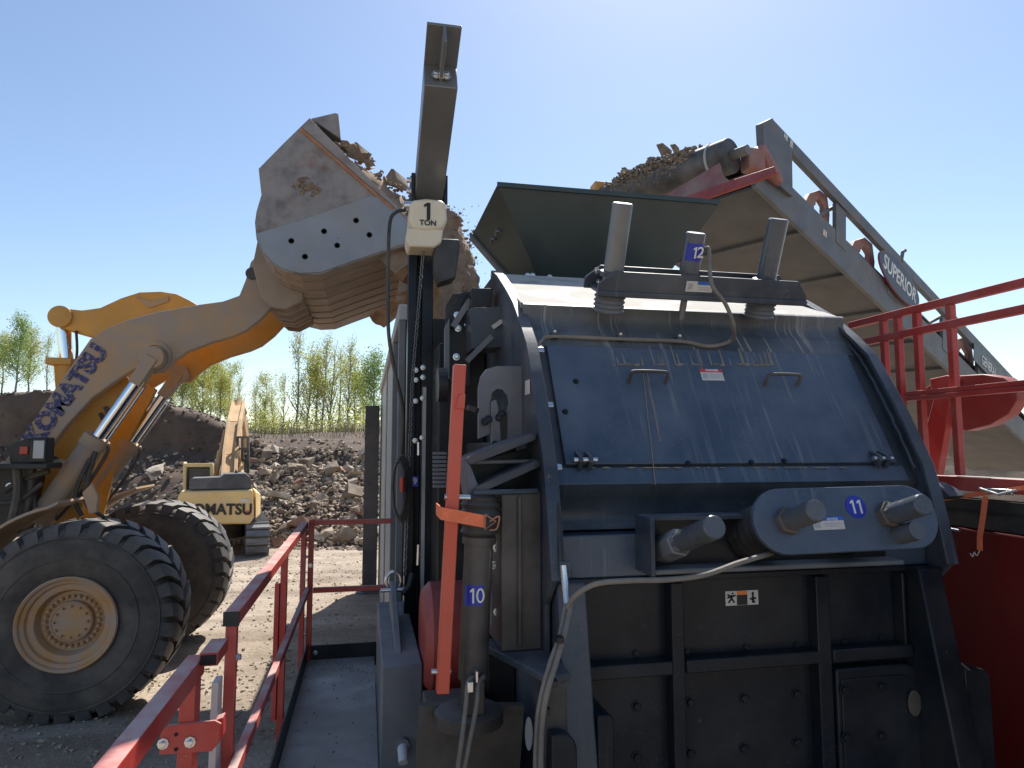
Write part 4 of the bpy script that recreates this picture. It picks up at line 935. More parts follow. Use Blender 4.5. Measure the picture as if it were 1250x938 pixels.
# number 11 adjuster on the breast plate
qd = V((0, -0.951, 0.309)); qu = V((0, 0.309, 0.951))
bx = B(); x0, x1 = 1.19, 2.46; zt, zb = 2.275, 2.03
B().box((x0, 2.76, zb), (x0 + 0.02, 2.935, zt)).build('bracket_plate', 'steel', CR, bev=0.003)
B().box((x0 + 0.02, 2.80, zt - 0.018), (1.75, 2.935, zt)).build('bracket_plate', 'steel', CR, bev=0.003)
B().box((x0 + 0.02, 2.785, zb), (x1, 2.935, zb + 0.022)).build('bracket_plate', 'dustysteel', CR, bev=0.008)
B().box((x0 + 0.01, 2.905, zb + 0.02), (x1, 2.936, zt - 0.017)).build('bracket_back', 'lowersteel', CR)
for zz in (2.21, 2.14): bolt(CR, (x0 + 0.06, 2.904, zz), (0, -1, 0), BOLTZ, 1.1)
R1, R2, R0 = V((1.74, 2.655, 2.25)), V((2.235, 2.655, 2.265)), V((1.29, 2.74, 2.165))
pc = (R1 + R2) / 2 + qd * 0.0
def obround(c, half, r, xd, yd):
    pts = []
    for k in range(13): a = R(-90 + 15 * k); pts.append(c + xd * (half + r * math.cos(a)) + yd * r * math.sin(a))
    for k in range(13): a = R(90 + 15 * k); pts.append(c + xd * (-half + r * math.cos(a)) + yd * r * math.sin(a))
    return pts
XD = V((1, 0, 0.012)).normalized()
yo = B().prism(obround(V((R1.x + 0.30, pc.y, pc.z)) + qd * 0.015, 0.31, 0.14, XD, qu), qd * 0.025).build('adjuster_yoke', 'hatch', CR, bev=0.004)
for c in (R1, R2):
    cp = c - qd * 0.0
    B().lathe([(0.118 if k % 2 else 0.106, -0.325 + 0.0243 * k) for k in range(15)], cp, qd, 40).build('spring_stack', 'blacksteel', yo, smooth=20)
    B().lathe([(0.06, 0.038), (0.06, 0.075), (0.05, 0.08), (0.05, 0.1)], cp, qd, 6).build('lock_nut', 'brownsteel', yo, smooth=20)
    B().tube([cp + qd * 0.06, cp + qd * 0.10, cp + qd * 0.25, cp + qd * 0.257], [0.043, 0.045, 0.045, 0.040], 36).build('adjuster_rod', 'darkrod', yo)
B().tube([R2 + V((0.03, 0, -0.09)) - qd * 0.02, R2 + V((0.03, 0, -0.09)) + qd * 0.18], 0.04, 32).build('guide_rod', 'darkrod', yo)
B().tube([R0 - qd * 0.1, R0 + qd * 0.36, R0 + qd * 0.367], [0.046, 0.046, 0.041], 36).build('hydraulic_ram', 'darkrod', CR)
B().lathe([(0.06, -0.16), (0.06, 0.05), (0.052, 0.055), (0.052, 0.085)], R0, qd, 6).build('ram_gland', 'dustysteel', CR)
yn = qd; pf = pc + V((0.03, 0, 0)) + qd * 0.0405
def onYk(u, v, off=0.0): return onp(u, v, pf + yn * off, yn)
sticker(yo, onYk(1011, 639), XD, qu, 0.15, 0.055, [(0.3, 0.7, 1, 1, 'noticeblue'), (0.05, 0.15, 0.24, 0.8, 'greysteel'), (0.36, 0.42, 0.92, 0.48, 'greysteel'), (0.36, 0.24, 0.8, 0.3, 'greysteel')], label='white and blue notice sticker')
text('print', 'NOTICE', 0.014, 'white', yo, onYk(1016, 634, 0.0038), XD, qu, 0.0004, 0.0004)
def disc(parent, c, n, r, s, up, size, sxx=1.0):
    n = V(n).normalized(); up = V(up); x = up.cross(n).normalized(); y = n.cross(x)
    d_ = B().lathe([(r, 0), (r, 0.002), (0, 0.002)], c, n, 32).build('number_sticker', 'blue', parent)
    digits(d_, s, size * 0.8, 'white', c + n * 0.0026, x, y)
disc(yo, onYk(1044.5, 619), yn, 0.05, '11', qu, 0.075)
# pictogram warning sticker on the lower wall
c = onY(905.5, 730, WY - 0.001)
ws = sticker(low, c, (1, 0, 0), (0, 0, 1), 0.168, 0.066, [(0.34, 0.02, 0.66, 0.72, 'black'), (0.34, 0.72, 0.66, 0.98, 'stickerorange')])
def fig(pts, w):
    b = B()
    for a, d in pts: b.bar(c + V((a[0] * 0.168, -0.0035, a[1] * 0.066)), c + V((d[0] * 0.168, -0.0035, d[1] * 0.066)), w, 0.002, (0, 1, 0))
    b.build('pictogram', 'black', ws)
fig([((-0.42, -0.3), (-0.32, 0.0)), ((-0.32, 0.0), (-0.24, -0.3)), ((-0.32, 0), (-0.33, 0.25)), ((-0.45, 0.05), (-0.2, 0.2)), ((-0.44, 0.3), (-0.36, 0.1)), ((-0.3, 0.3), (-0.27, 0.38))], 0.008)
fig([((0.33, -0.35), (0.33, 0.35)), ((0.24, -0.1), (0.42, -0.05)), ((0.30, -0.3), (0.40, -0.3)), ((0.30, 0.3), (0.36, 0.3))], 0.009)
# hoses over the front
def hose(name, pts, r, m, parent=CR, n=10): return B().tube(smooth_path(pts, 8), r, n).build(name, m, parent)
HY = 2.70
fm = onY(690, 722, 2.74)
hose('hydraulic_hose', [onY(693, 742, 2.70), onY(703, 727, 2.66), onY(728, 713, 2.62), onY(770, 709, 2.60), onY(815, 708, 2.60), onY(860, 702, 2.58), onY(900, 688, 2.58), onY(930, 679, 2.62), onY(942, 675, 2.70)], 0.011, 'hosegrey')
hose('hydraulic_hose', [onY(691, 738, 2.72), onY(684, 775, 2.66), onY(672, 810, 2.62), onY(661, 850, 2.60), onY(655, 895, 2.60), onY(654, 960, 2.6)], 0.011, 'hosegrey')
hose('hydraulic_hose', [onY(697, 738, 2.70), onY(689, 775, 2.64), onY(678, 812, 2.60), onY(667, 850, 2.58), onY(661, 895, 2.58), onY(660, 960, 2.58)], 0.011, 'hosegrey')
B().tube([onY(688, 690, 2.77), onY(690, 712, 2.76), onY(692, 740, 2.72)], [0.014, 0.016, 0.012], 10).build('hose_fitting', 'zinc', CR)
B().box(onY(681, 705, 2.80), onY(698, 686, 2.77)).build('fitting_block', 'steel', CR, bev=0.003)
for u, v in ((681, 779), (673, 832), (664, 866)): B().box(onY(u - 5, v + 3, 2.63), onY(u + 8, v, 2.58)).build('hose_clip', 'black', CR)
# hose clipped down the left rim
rp = [onp(u, v, V((XL, 0, 0)), (1, 0, 0)) for u, v in ((655, 425), (657, 450), (663, 500), (668, 540), (673, 580))]
rim_path = [onH(662, 423, 0.02), onH(656, 428, 0.03), onH(655, 440, 0.03), onH(661, 490, 0.03), onH(668, 545, 0.03), onH(673, 582, 0.04), onY(680, 615, 2.86), onY(683, 650, 2.82), onY(685, 692, 2.78)]
hose('hydraulic_hose', rim_path, 0.010, 'hose')
for u, v in ((657, 429), (668, 496), (678, 572)):
    A = onH(u, v, 0.035); B().prism([A + V((sx * 0.027, 0, 0)) + hup * sy_ * 0.014 for sx, sy_ in ((-1, -1), (1, -1), (1, 1), (-1, 1))], hn * 0.018).build('hose_clamp', 'zinc', CR, bev=0.003)
# hose along the hatch top from the upper adjuster
FH = V((0, 3.375, 3.14)); fn = V((0, -0.786, 0.618))
def onF(u, v, off=0.02): return onp(u, v, FH + fn * off, fn)
nsl = V((0, -0.4226, 0.9063)).normalized(); SLP = V((0, 3.50, 3.345)); ssl = V((0, 0.9063, 0.4226))
def onS(u, v, off=0.0): return onp(u, v, SLP + nsl * off, nsl)
A1, A2, A3 = onS(742, 381), onS(925, 388), onS(832, 385)
ctop = A3 + nsl * 0.40
hose('hydraulic_hose', [onF(653, 428), onF(662, 415), onF(676, 411), onF(756, 414), onF(832, 417), onF(865, 423), onF(888, 417) + V((0, -0.03, 0)), onp(896, 400, A3 - V((0, 0.16, 0)), (0, 1, 0)), onp(886, 372, A3 - V((0, 0.2, 0)), (0, 1, 0)), onp(870, 350, A3 - V((0, 0.22, 0)), (0, 1, 0)), onp(866, 325, A3 - V((0, 0.22, 0)), (0, 1, 0)), onp(865, 304, A3 - V((0, 0.2, 0)), (0, 1, 0)), ctop + V((0.045, 0, -0.05))], 0.0105, 'hosegrey')
for u, v in ((676, 411), (756, 414), (828, 416)):
    A = onF(u, v, 0.005); cl_ = B().box(A + V((-0.02, -0.03, -0.015)), A + V((0.02, 0.01, 0.018))).build('hose_clamp', 'chutegreen', CR, bev=0.003); bolt(cl_, A + V((0, -0.015, 0.018)), (0, -0.3, 1), BOLTZ, 0.8)
# number 12 adjuster on the roof slope
ad = B()
hh = 0.125; x0a, x1a = onS(728, 366).x - 0.13, onS(968, 372).x - 0.27
def adj_plate(s_off, dx):
    o = A1 + ssl * s_off + nsl * 0.105; xa, xb = x0a + dx, x1a + dx * 0.5
    pts = [V((xa, o.y, o.z)), V((xb, o.y, o.z)), V((xb, o.y, o.z)) + nsl * hh * 0.35, V((xb - 0.07, o.y, o.z)) + nsl * hh, V((xa + 0.08, o.y, o.z)) + nsl * hh, V((xa, o.y, o.z)) + nsl * hh * 0.45]
    return B().prism(pts, ssl * 0.016).build('adjuster_plate', 'steel', CR, bev=0.003)
pf_ = adj_plate(-0.085, 0.0); adj_plate(0.085, -0.02)
o = A1 + ssl * -0.069 + nsl * 0.108
B().prism([V((x0a + 0.01, o.y, o.z)), V((x1a - 0.01, o.y, o.z)), V((x1a - 0.01, o.y, o.z)) + ssl * 0.15, V((x0a + 0.01, o.y, o.z)) + ssl * 0.15], nsl * 0.02).build('adjuster_base', 'steel', CR, bev=0.003)
o = A1 + ssl * -0.1 + nsl * 0.10
B().prism([V((x0a, o.y, o.z)), V((x1a, o.y, o.z)), V((x1a, o.y, o.z)) + nsl * 0.03, V((x0a, o.y, o.z)) + nsl * 0.03], ssl * 0.014).build('adjuster_lip', 'steel', CR, bev=0.006)
for A, top, m in ((A1, 0.555, 'rodsteel'), (A2, 0.535, 'darkrod')):
    B().lathe([(0.083 if k % 2 else 0.072, 0.012 * k) for k in range(9)], A, nsl, 32).build('spring_stack', 'dustysteel', CR, smooth=20)
    rd = B().tube([A + nsl * 0.09, A + nsl * top, A + nsl * (top + 0.006)], [0.052, 0.052, 0.046], 36).build('adjuster_rod', m, CR)
    B().lathe([(0.07, 0.19), (0.07, 0.215), (0.055, 0.22)], A, nsl, 24).build('collar', 'steel', rd)
cy12 = B().tube([A3 + nsl * 0.12, A3 + nsl * 0.435, A3 + nsl * 0.441], [0.052, 0.052, 0.046], 36).build('hydraulic_cylinder', 'darkrod', CR)
B().cyl(A3 - nsl * 0.02, A3 + nsl * 0.12, 0.018, n=16).build('cylinder_rod', 'rodsteel', CR)
for dx in (-0.06, 0.055): B().cyl(A3 + V((dx, 0, 0)) + nsl * 0.085, A3 + V((dx, 0, 0)) + nsl * 0.11, 0.018, n=6).build('bolt', 'steel', CR)
digits(cy12, '12', 0.058, 'white', A3 + nsl * 0.345 - ssl * 0.0555 + V((0.002, 0, 0)), (1, 0, 0), nsl)
# blue number label wrapped on the cylinder
lb = B(); vs = []
for k in range(11):
    a = R(-65 + 13 * k)
    for h in (0.30, 0.39): vs.append(A3 + nsl * h + (V((1, 0, 0)) * math.sin(a) - ssl * math.cos(a)) * 0.0532)
lb.add(vs, [(2 * k, 2 * k + 2, 2 * k + 3, 2 * k + 1) for k in range(10)]).build('number_sticker', 'blue', cy12, recalc=False)
c = A1 + ssl * -0.086 + nsl * 0.175
sticker(pf_, V((A3.x + 0.03, c.y, c.z)), (1, 0, 0), nsl, 0.15, 0.055, [(0.42, 0.7, 1, 1, 'noticeblue'), (0.08, 0.2, 0.24, 0.8, 'greysteel'), (0.46, 0.4, 0.94, 0.46, 'greysteel'), (0.46, 0.2, 0.9, 0.26, 'greysteel')])
for zz, dx in ((0.06, 0.06), (0.0, 0.08)): bolt(CR, V((x0a - 0.02 + dx, A1.y, A1.z)) + ssl * 0.084 + nsl * (0.14 + zz), -ssl, BOLTZ, 1.0)

# ---- left flank: column, gussets, horseshoe plate, boxes
B().box((0.585, 2.97, 1.70), (0.764, 3.0, 2.38)).build('flank_column', 'brownsteel', CR, bev=0.005)
B().box((0.655, 2.952, 1.72), (0.672, 2.97, 2.36)).build('column_rib', 'brownsteel', CR, bev=0.004)
B().box((0.585, 3.0, 1.70), (0.61, 3.35, 2.38)).build('flank_web', 'brownsteel', CR, bev=0.004)
B().prism([V((0.50, 3.2, 1.665)), V((0.80, 3.2, 1.665)), V((0.80, 2.66, 1.665)), V((0.70, 2.62, 1.665))], (0, 0, 0.03)).build('flank_ledge', 'steel', CR, bev=0.004)
B().prism([V((0.70, 2.64, 1.66)), V((0.79, 2.68, 1.66)), V((0.79, 2.68, 0.4)), V((0.66, 2.64, 0.4))], (0, 0.03, 0)).build('flank_skirt', 'brownsteel', CR, bev=0.004)
B().prism(round_rect(0.70, 0.4, 0.80, 1.5, 0.06, 2.58, (1, 0, 0, 0)), (0, 0.06, 0)).build('rounded_guard', 'lowersteel', CR, bev=0.006)
q = onY(645, 895, 2.6); B().prism([q + V((math.cos(R(a)) * 0.014, 0, math.sin(R(a)) * 0.06)) for a in range(0, 360, 24)], (0, -0.01, 0)).build('eye_plate', 'dustysteel', CR)
def gus(pts, y, th, m='steel', nm='gusset'): return B().prism([onY(u, v, y) for u, v in pts], (0, th, 0)).build(nm, m, CR, bev=0.003)
gus([(566, 562), (576, 556), (648, 529), (655, 530), (655, 537), (580, 566), (574, 568)], 3.02, 0.25)
gus([(578, 598), (586, 592), (655, 562), (660, 563), (660, 570), (592, 600)], 2.98, 0.28)
gus([(566, 562), (574, 568), (590, 608), (582, 612), (572, 606)], 3.0, 0.22, 'hatch')
gus([(568, 566), (655, 545), (656, 600), (580, 604)], 3.24, 0.03, 'lowersteel', 'gusset_back')
B().cyl(onY(578, 602, 2.97), onY(656, 600, 2.97), 0.013, n=14).build('cross_pin', 'steel', CR)
B().cyl(onY(572, 565, 3.1), onY(655, 563, 3.1), 0.009, n=10).build('cross_pin', 'dustysteel', CR)
gus([(584, 536), (584, 474), (587, 460), (594, 451), (606, 447), (652, 447), (652, 534), (620, 540), (620, 500), (622, 492), (620, 483), (614, 476), (607, 475), (601, 480), (599, 490), (599, 530)], 3.36, 0.03, 'dustysteel', 'horseshoe_plate')
gus([(600, 503), (650, 503), (650, 540), (600, 556)], 3.40, 0.04, 'brownsteel', 'backing_plate')
gus([(600, 490), (606, 488), (610, 505), (612, 540), (604, 545), (600, 545)], 3.33, 0.025, 'dustysteel', 'latch_bar')
for u, v in ((596, 512), (612, 505), (592, 515), (609, 510), (604, 543)): bolt(CR, onY(u, v, 3.33), (0, -1, 0), BOLT, 1.0)
gus([(574, 376), (612, 374), (614, 402), (612, 424), (576, 426)], 3.9, 0.25, 'steel', 'junction_box')
gus([(576, 352), (602, 352), (600, 374), (576, 376)], 4.0, 0.2, 'blacksteel', 'junction_box')
b = B(); b.bar(onY(570, 441, 3.85), onY(600, 411, 3.85), 0.03, 0.03); b.build('brace', 'dustysteel', CR)
cs = onY(607, 396, 3.88); sticker(CR, cs, (0.8, 0, 0.6), (-0.6, 0, 0.8), 0.07, 0.025, [], 'offwhite')
cs = onp(644, 473, V((XL - 0.028, 0, 0)), (1, 0, 0)); B().box(cs + V((-0.001, -0.05, -0.035)), cs + V((0.0, 0.05, 0.035))).build('warning_sticker', 'offwhite', CR)
fp = gus([(545, 372), (553, 359), (574, 356), (574, 470), (560, 478), (545, 452), (543, 430)], 4.15, 0.06, 'blacksteel', 'flank_plate')
gus([(543, 400), (549, 388), (549, 462), (543, 450)], 4.1, 0.05, 'dustysteel', 'flank_edge')
for u, v in ((559, 401), (558, 385), (557, 436), (571, 375), (571, 397)): bolt(fp, onY(u, v, 4.14), (0, -1, 0), BOLTZ, 1.2)
b = B(); b.bar(onY(553, 399, 4.08), onY(574, 366, 4.08), 0.02, 0.035); b.build('brace', 'dustysteel', CR)
B().box((0.45, 4.4, 0.4), (0.76, 5.3, 3.25)).build('rear_frame', 'blacksteel', CR, bev=0.01)
B().box((0.62, 3.5, 1.2), (0.765, 4.4, 2.6)).build('rear_frame', 'blacksteel', CR, bev=0.01)
B().tube([onY(578, 497, 3.2), onY(576, 503, 3.2)], 0.03, 16).build('pin_head', 'blacksteel', CR)
B().tube([onY(534, 470, 4.0), onY(545, 470, 4.0)], 0.1, 20).build('pin_head', 'blacksteel', CR)
for k in range(9):
    v = 552 + k * 5; B().box(onY(528, v + 3, 4.1), onY(545, v, 4.05)).build('grille_slat', 'dustysteel', CR)
# number 10 lift cylinder
T, Bt = onY(585, 655, 3.0), onY(577, 828, 3.0)
c10 = B().tube([T, Bt], 0.063, 36).build('lift_cylinder', 'brownsteel', CR)
ax10 = (T - Bt).normalized()
B().tube([onY(598, 672, 2.96), onY(588, 800, 2.95)], 0.006, 8).build('grease_line', 'dustysteel', c10)
B().lathe([(0.074, 0), (0.074, 0.03), (0.06, 0.035)], T - ax10 * 0.03, ax10, 30).build('gland', 'brownsteel', c10)
bl = B().lathe([(0.06, 0.0), (0.084, 0.02), (0.074, 0.04), (0.09, 0.06), (0.078, 0.08), (0.092, 0.1), (0.078, 0.12), (0.09, 0.14), (0.074, 0.155), (0.08, 0.17), (0.05, 0.18)], T, ax10, 26).build('dust_boot', 'flap', CR, smooth=50)
B().box(Bt + V((-0.045, -0.05, -0.14)), Bt + V((0.045, 0.05, 0.01))).build('clevis', 'brownsteel', c10, bev=0.006)
lb = B(); vs = []; cc = T.lerp(Bt, 0.40); xx = V((1, 0, 0))
for k in range(11):
    a = R(-62 + 8 * k)
    for h in (-0.042, 0.042): vs.append(cc + ax10 * h + (xx * math.sin(a) - V((0, 1, 0)) * math.cos(a)) * 0.0642)
lb.add(vs, [(2 * k, 2 * k + 2, 2 * k + 3, 2 * k + 1) for k in range(10)]).build('number_sticker', 'blue', c10, recalc=False)
digits(c10, '10', 0.062, 'white', cc + V((-0.012, -0.067, 0)), (1, 0, 0), ax10, 0.001, 0.13)
B().lathe([(0.15, 0), (0.15, 0.05), (0.13, 0.06), (0.0, 0.06)], Bt - ax10 * 0.2 + V((0, 0.05, 0)), (0, 0, 1), 30).build('cylinder_base', 'brownsteel', CR)
B().prism([onY(u, v, 3.1) for u, v in ((512, 862), (640, 862), (630, 1000), (505, 1000))], (0, 0.05, 0)).build('base_panel', 'brownsteel', CR)
B().box((0.30, 3.15, 0.4), (0.60, 3.6, 1.35)).build('base_block', 'brownsteel', CR, bev=0.008)
for (u0, u1) in ((571, 556), (584, 563)):
    hose('hydraulic_hose', [onY(u0 + 6, 826, 2.93), onY(u0, 835, 2.9), onY(u0 - 2, 860, 2.88), onY((u0 + u1) / 2, 905, 2.86), onY(u1, 960, 2.85)], 0.010, 'hosegrey')
B().box(onY(569, 842, 2.92), onY(578, 833, 2.88)).build('hose_fitting', 'zinc', CR, bev=0.002); B().box(onY(579, 830, 2.92), onY(584, 820, 2.88)).build('hose_fitting', 'zinc', CR, bev=0.002)
# small hardware in the shade between column and cylinder
for u, v, s in ((608, 668, 1.4), (612, 624, 1.0), (603, 690, 1.0), (607, 747, 1.0)): bolt(CR, onY(u, v, 3.1), (0, -1, 0), BOLTZ, s)
B().prism([onY(u, v, 3.2) for u, v in ((600, 690), (612, 690), (612, 770), (600, 765))], (0, 0.05, 0)).build('spacer_plate', 'dustysteel', CR)
# ------------------------------------------------------------------ feed chute on the crusher
CH = thing('feed_chute', 'dark green flared steel feed chute standing on top of the crusher', 'chute', (1.8, 5.3, 3.72))
T1, T2 = onY(607, 225, 4.7), onY(880, 248, 4.7); B1, B2 = onY(660, 347, 5.05), onY(802, 352, 5.05)
zt = (T1.z + T2.z) / 2; T1.z = T2.z = zt; B1.z = B2.z = 3.835
T1b, T2b = V((T1.x, 5.97, zt)), V((T2.x, 5.97, zt)); B1b, B2b = V((B1.x, 5.62, 3.835)), V((B2.x, 5.62, 3.835))
def panel(nm, pts, m, th, parent, inward):
    n = (V(pts[1]) - V(pts[0])).cross(V(pts[2]) - V(pts[0])).normalized()
    if n.dot(V(inward)) < 0: n = -n
    return B().prism(pts, n * th).build(nm, m, parent, bev=0.002)
panel('front_panel', [T1, T2, B2, B1], 'chutegreen', 0.02, CH, (0, 1, 0))
lp2 = panel('side_panel', [T1, T1b, B1b, B1], 'chutegreen', 0.02, CH, (1, 0, 0)); panel('side_panel', [T2, T2b, B2b, B2], 'chutegreen', 0.02, CH, (-1, 0, 0)); panel('back_panel', [T1b, T2b, B2b, B1b], 'chutegreen', 0.02, CH, (0, -1, 0))
b = B(); b.bar(T1, T2, 0.02, 0.035); b.build('top_edge', 'chutegreen', CH)
B().box((B1.x - 0.06, B1.y - 0.05, 3.70), (B2.x + 0.06, B1b.y + 0.05, 3.832)).build('collar', 'blacksteel', CH, bev=0.004)
for u, v in ((644, 337), (650, 337), (671, 339)): bolt(CH, onY(u, v, B1.y - 0.05), (0, -1, 0), BOLTZ, 1.2)
b = B(); b.bar(T1b + V((-0.012, -0.05, -0.01)), B1b + V((-0.012, -0.05, 0)), 0.1, 0.02, (-1, 0, -0.6)); b.build('wear_lip', 'dustysteel', CH)
for t in (0.35, 0.55): 
    q = T1.lerp(T1b, t).lerp(B1.lerp(B1b, t), 0.3) + V((-0.01, 0, 0)); B().tube([q, q + V((-0.02, 0.05, 0.02)), q + V((-0.02, 0.08, -0.02))], 0.012, 6).build('lifting_hook', 'dustysteel', lp2)

# ------------------------------------------------------------------ feed hopper the loader tips into
HO = thing('feed_hopper', 'tall grey feed hopper wall running back behind the hoist mast', 'hopper', (0.9, 9.0, 0.0))
w = B().box((0.27, 7.6, 0.0), (0.33, 13.0, 3.66)).build('side_wall', 'greysteel', HO, bev=0.01)  # far stretch of the wall, its lit look put into pale steel
B().box((0.29, 5.4, 0.0), (0.36, 7.598, 3.66)).build('side_wall', 'blacksteel', HO, bev=0.01)  # near stretch of the same wall, its shade put into a near-black material
for y in (5.4, 6.6, 9.4, 12.8): B().box((0.25 if y > 7 else 0.235, y, 0.0), (0.289 if y < 7.6 else 0.269, y + 0.1, 3.578)).build('wall_stiffener', 'greysteel' if y > 7 else 'dustysteel', HO, bev=0.006)  # stiffener colour repeats the painted lit and shaded stretches of the wall
B().box((0.23, 5.4, 3.58), (0.40, 13.0, 3.70)).build('top_rail', 'greysteel', HO, bev=0.006)
B().box((3.0, 5.4, 0.0), (3.06, 13.0, 3.66)).build('side_wall', 'greysteel', HO)
B().box((0.33, 12.95, 0.0), (3.0, 13.0, 3.66)).build('back_wall', 'greysteel', HO)
B().box((0.36, 5.42, 0.0), (3.0, 5.5, 3.6)).build('front_wall', 'blacksteel', HO)
PO = thing('steel_post', 'dark olive steel post standing left of the hopper wall', 'post', (0.1, 12.6, 0.0))
q = onZ(456, 703, 0.02); hp_ = atd(456, 496, 12.6 * 0.978 + 0.1)
B().box((-0.03, 12.5, 0.0), (0.22, 12.75, hp_.z)).build('post_shaft', 'hood', PO, bev=0.01); B().box((-0.13, 12.4, 0.0), (0.32, 12.85, 0.04)).build('base_plate', 'hood', PO)

# ------------------------------------------------------------------ jib crane and hoist
JB = thing('jib_crane', 'dark steel jib mast with an inclined telescopic arm reaching overhead', 'jib crane', (0.36, 4.9, 0.9))
mx, my = 0.365, 4.9
J0, J1 = atd(523, 235, 4.85), atd(538, 92, 3.93); J2 = J0 + (J1 - J0) * 1.27; jd = (J1 - J0).normalized()
m_ = B()
for xa, xb in ((mx - 0.09, mx - 0.03), (mx + 0.01, mx + 0.09)): m_.box((xa, my - 0.02, 0.9), (xb, my + 0.14, J0.z - 0.05))
m_.build('mast', 'lowersteel', JB, bev=0.006); B().box((mx - 0.03, my + 0.09, 0.9), (mx + 0.01, my + 0.13, J0.z - 0.1)).build('mast_web', 'blacksteel', JB)
B().box((mx + 0.02, my - 0.035, 0.9), (mx + 0.045, my - 0.022, 3.0)).build('guide_strip', 'greysteel', JB)
for z in (2.62, 2.9, 3.05, 3.12):
    c = V((mx - 0.01, my - 0.03, z)); bolt(JB, c + V((-0.02, 0, 0)), (0, -1, 0), BOLTZ, 1.0); bolt(JB, c + V((0.03, 0, 0.02)), (0, -1, 0), BOLTZ, 1.0)
B().bar(J0 - jd * 0.12, J1, 0.2, 0.2).build('outer_arm', 'jibsteel', JB, bev=0.006)
hh_ = B().box((J0.x - 0.13, J0.y - 0.1, J0.z - 0.12), (J0.x - 0.104, J0.y + 0.2, J0.z + 0.1)); hh_.box((J0.x + 0.104, J0.y - 0.1, J0.z - 0.12), (J0.x + 0.13, J0.y + 0.2, J0.z + 0.1)); hh_.build('arm_head', 'blacksteel', JB, bev=0.004)
jx = jd.cross(V((0, 0, 1))).normalized(); ju = jx.cross(jd)
ib = B(); ib.bar(J1 - jd * 0.3 + ju * 0.085, J2 + ju * 0.085, 0.2, 0.02); ib.bar(J1 - jd * 0.3 + ju * 0.01, J2 + ju * 0.01, 0.02, 0.13); ib.build('inner_beam', 'jibsteel', JB, bev=0.003)
for dx in (-0.03, 0.0, 0.03): bolt(JB, J1 + jd * 0.02 - ju * 0.03 + jx * dx, jd, BOLTZ, 1.6)
for dz in (-0.02, 0.06): bolt(JB, J0 + V((-0.13, -0.05, dz)), (-1, 0, 0), BOLTZ, 1.8)
HT = thing('chain_hoist', 'cream one ton electric chain hoist hanging from the jib', 'hoist', onY(521, 300, 4.62))
def hy(u, v, y=4.55): return onY(u, v, y)
hb_ = B().prism([hy(u, v) for u, v in ((503, 244), (520, 242), (540, 244), (545, 250), (546, 268), (541, 279), (520, 282), (504, 279), (499, 268), (500, 252))], (0, 0.24, 0)).build('motor_housing', 'cream', HT, bev=0.02)
B().prism([hy(u, v, 4.56) for u, v in ((497, 278), (541, 280), (539, 296), (530, 302), (499, 301), (496, 292))], (0, 0.22, 0)).build('lower_housing', 'cream', HT, bev=0.012)
digits(HT, '1', 0.12, 'black', hy(521, 258, 4.548), (1, 0, 0), (0, 0, 1), 0.002, 0.2)
text('capacity_word', 'TON', 0.052, 'black', HT, hy(522.5, 272.5, 4.546), (1, 0, 0), (0, 0, 1), 0.001, 0.0012)
B().prism([hy(u, v, 4.6) for u, v in ((530, 300), (538, 291), (561, 292), (562, 300), (556, 340), (536, 346), (531, 330))], (0, 0.16, 0)).build('chain_bag', 'flap', HT, bev=0.012)
B().tube([hy(493, 251, 4.6), hy(503, 251, 4.6)], 0.028, 12).build('cable_gland', 'zinc', HT)
B().tube([hy(543, 254, 4.6), hy(549, 254, 4.6)], 0.02, 12).build('cable_gland', 'zinc', HT)
def chain(nm, a, c, parent):
    a, c = V(a), V(c); L_ = (c - a).length; n = int(L_ / 0.034); d = (c - a).normalized(); s1 = d.orthogonal().normalized(); s2 = d.cross(s1); b = B()
    for i in range(n):
        o = a + d * (L_ * i / n); s = s1 if i % 2 else s2
        b.tube([o + d * (0.019 * math.cos(t)) + s * (0.0115 * math.sin(t)) for t in [2 * math.pi * k / 10 for k in range(11)]], 0.0042, 5, False)
    o = b.build(nm, 'rodsteel', parent, smooth=80, recalc=False); o['kind'] = 'stuff'; return o
chain('lift_chain', hy(517, 303, 4.66), onY(503, 470, 4.78), HT); chain('lift_chain', onY(503, 470, 4.78), onY(494, 706, 4.78), HT)
B().tube(smooth_path([hy(495, 257, 4.6), hy(484, 259, 4.58), hy(476, 272, 4.58), hy(474, 320, 4.6), hy(474, 400, 4.62), hy(481, 450, 4.66), hy(492, 500, 4.7), hy(490, 555, 4.74)], 8), 0.0125, 10).build('power_cable', 'hose', HT)
cb_ = B()
for k in range(5):
    cx_, ww, hh2 = 487 + k * 0.8, 7.5 + k * 0.9, 34 + k * 1.4
    cb_.tube([onY(cx_ + ww * math.sin(t), 597 - hh2 * math.cos(t), 4.72 + 0.012 * k) for t in [2 * math.pi * j / 24 for j in range(25)]], 0.0105, 7, False)
cb_.build('cable_coil', 'hose', HT)
B().tube([onY(491, 583, 4.66), onY(491, 600, 4.66)], 0.018, 12).build('pendant_button', 'lensred', HT)
B().tube([onY(504, 700, 4.7), onY(500, 716, 4.68), onY(492, 726, 4.66)], 0.022, 8).build('lifting_hook', 'black', HT)
c = onY(506.5, 588, 4.78); B().box(c + V((-0.022, -0.002, -0.035)), c + V((0.022, 0, 0.035))).build('number_sticker', 'blue', JB); text('number', '9', 0.06, 'white', JB, c + V((0, -0.004, 0)), (1, 0, 0), (0, 0, 1), 0.0006, 0.001)
B().tube([onY(511, 540, 4.76), onY(511, 556, 4.76)], 0.012, 8).build('latch', 'zinc', JB); B().tube([onY(511, 665, 4.76), onY(510, 690, 4.76)], 0.012, 8).build('latch', 'zinc', JB)

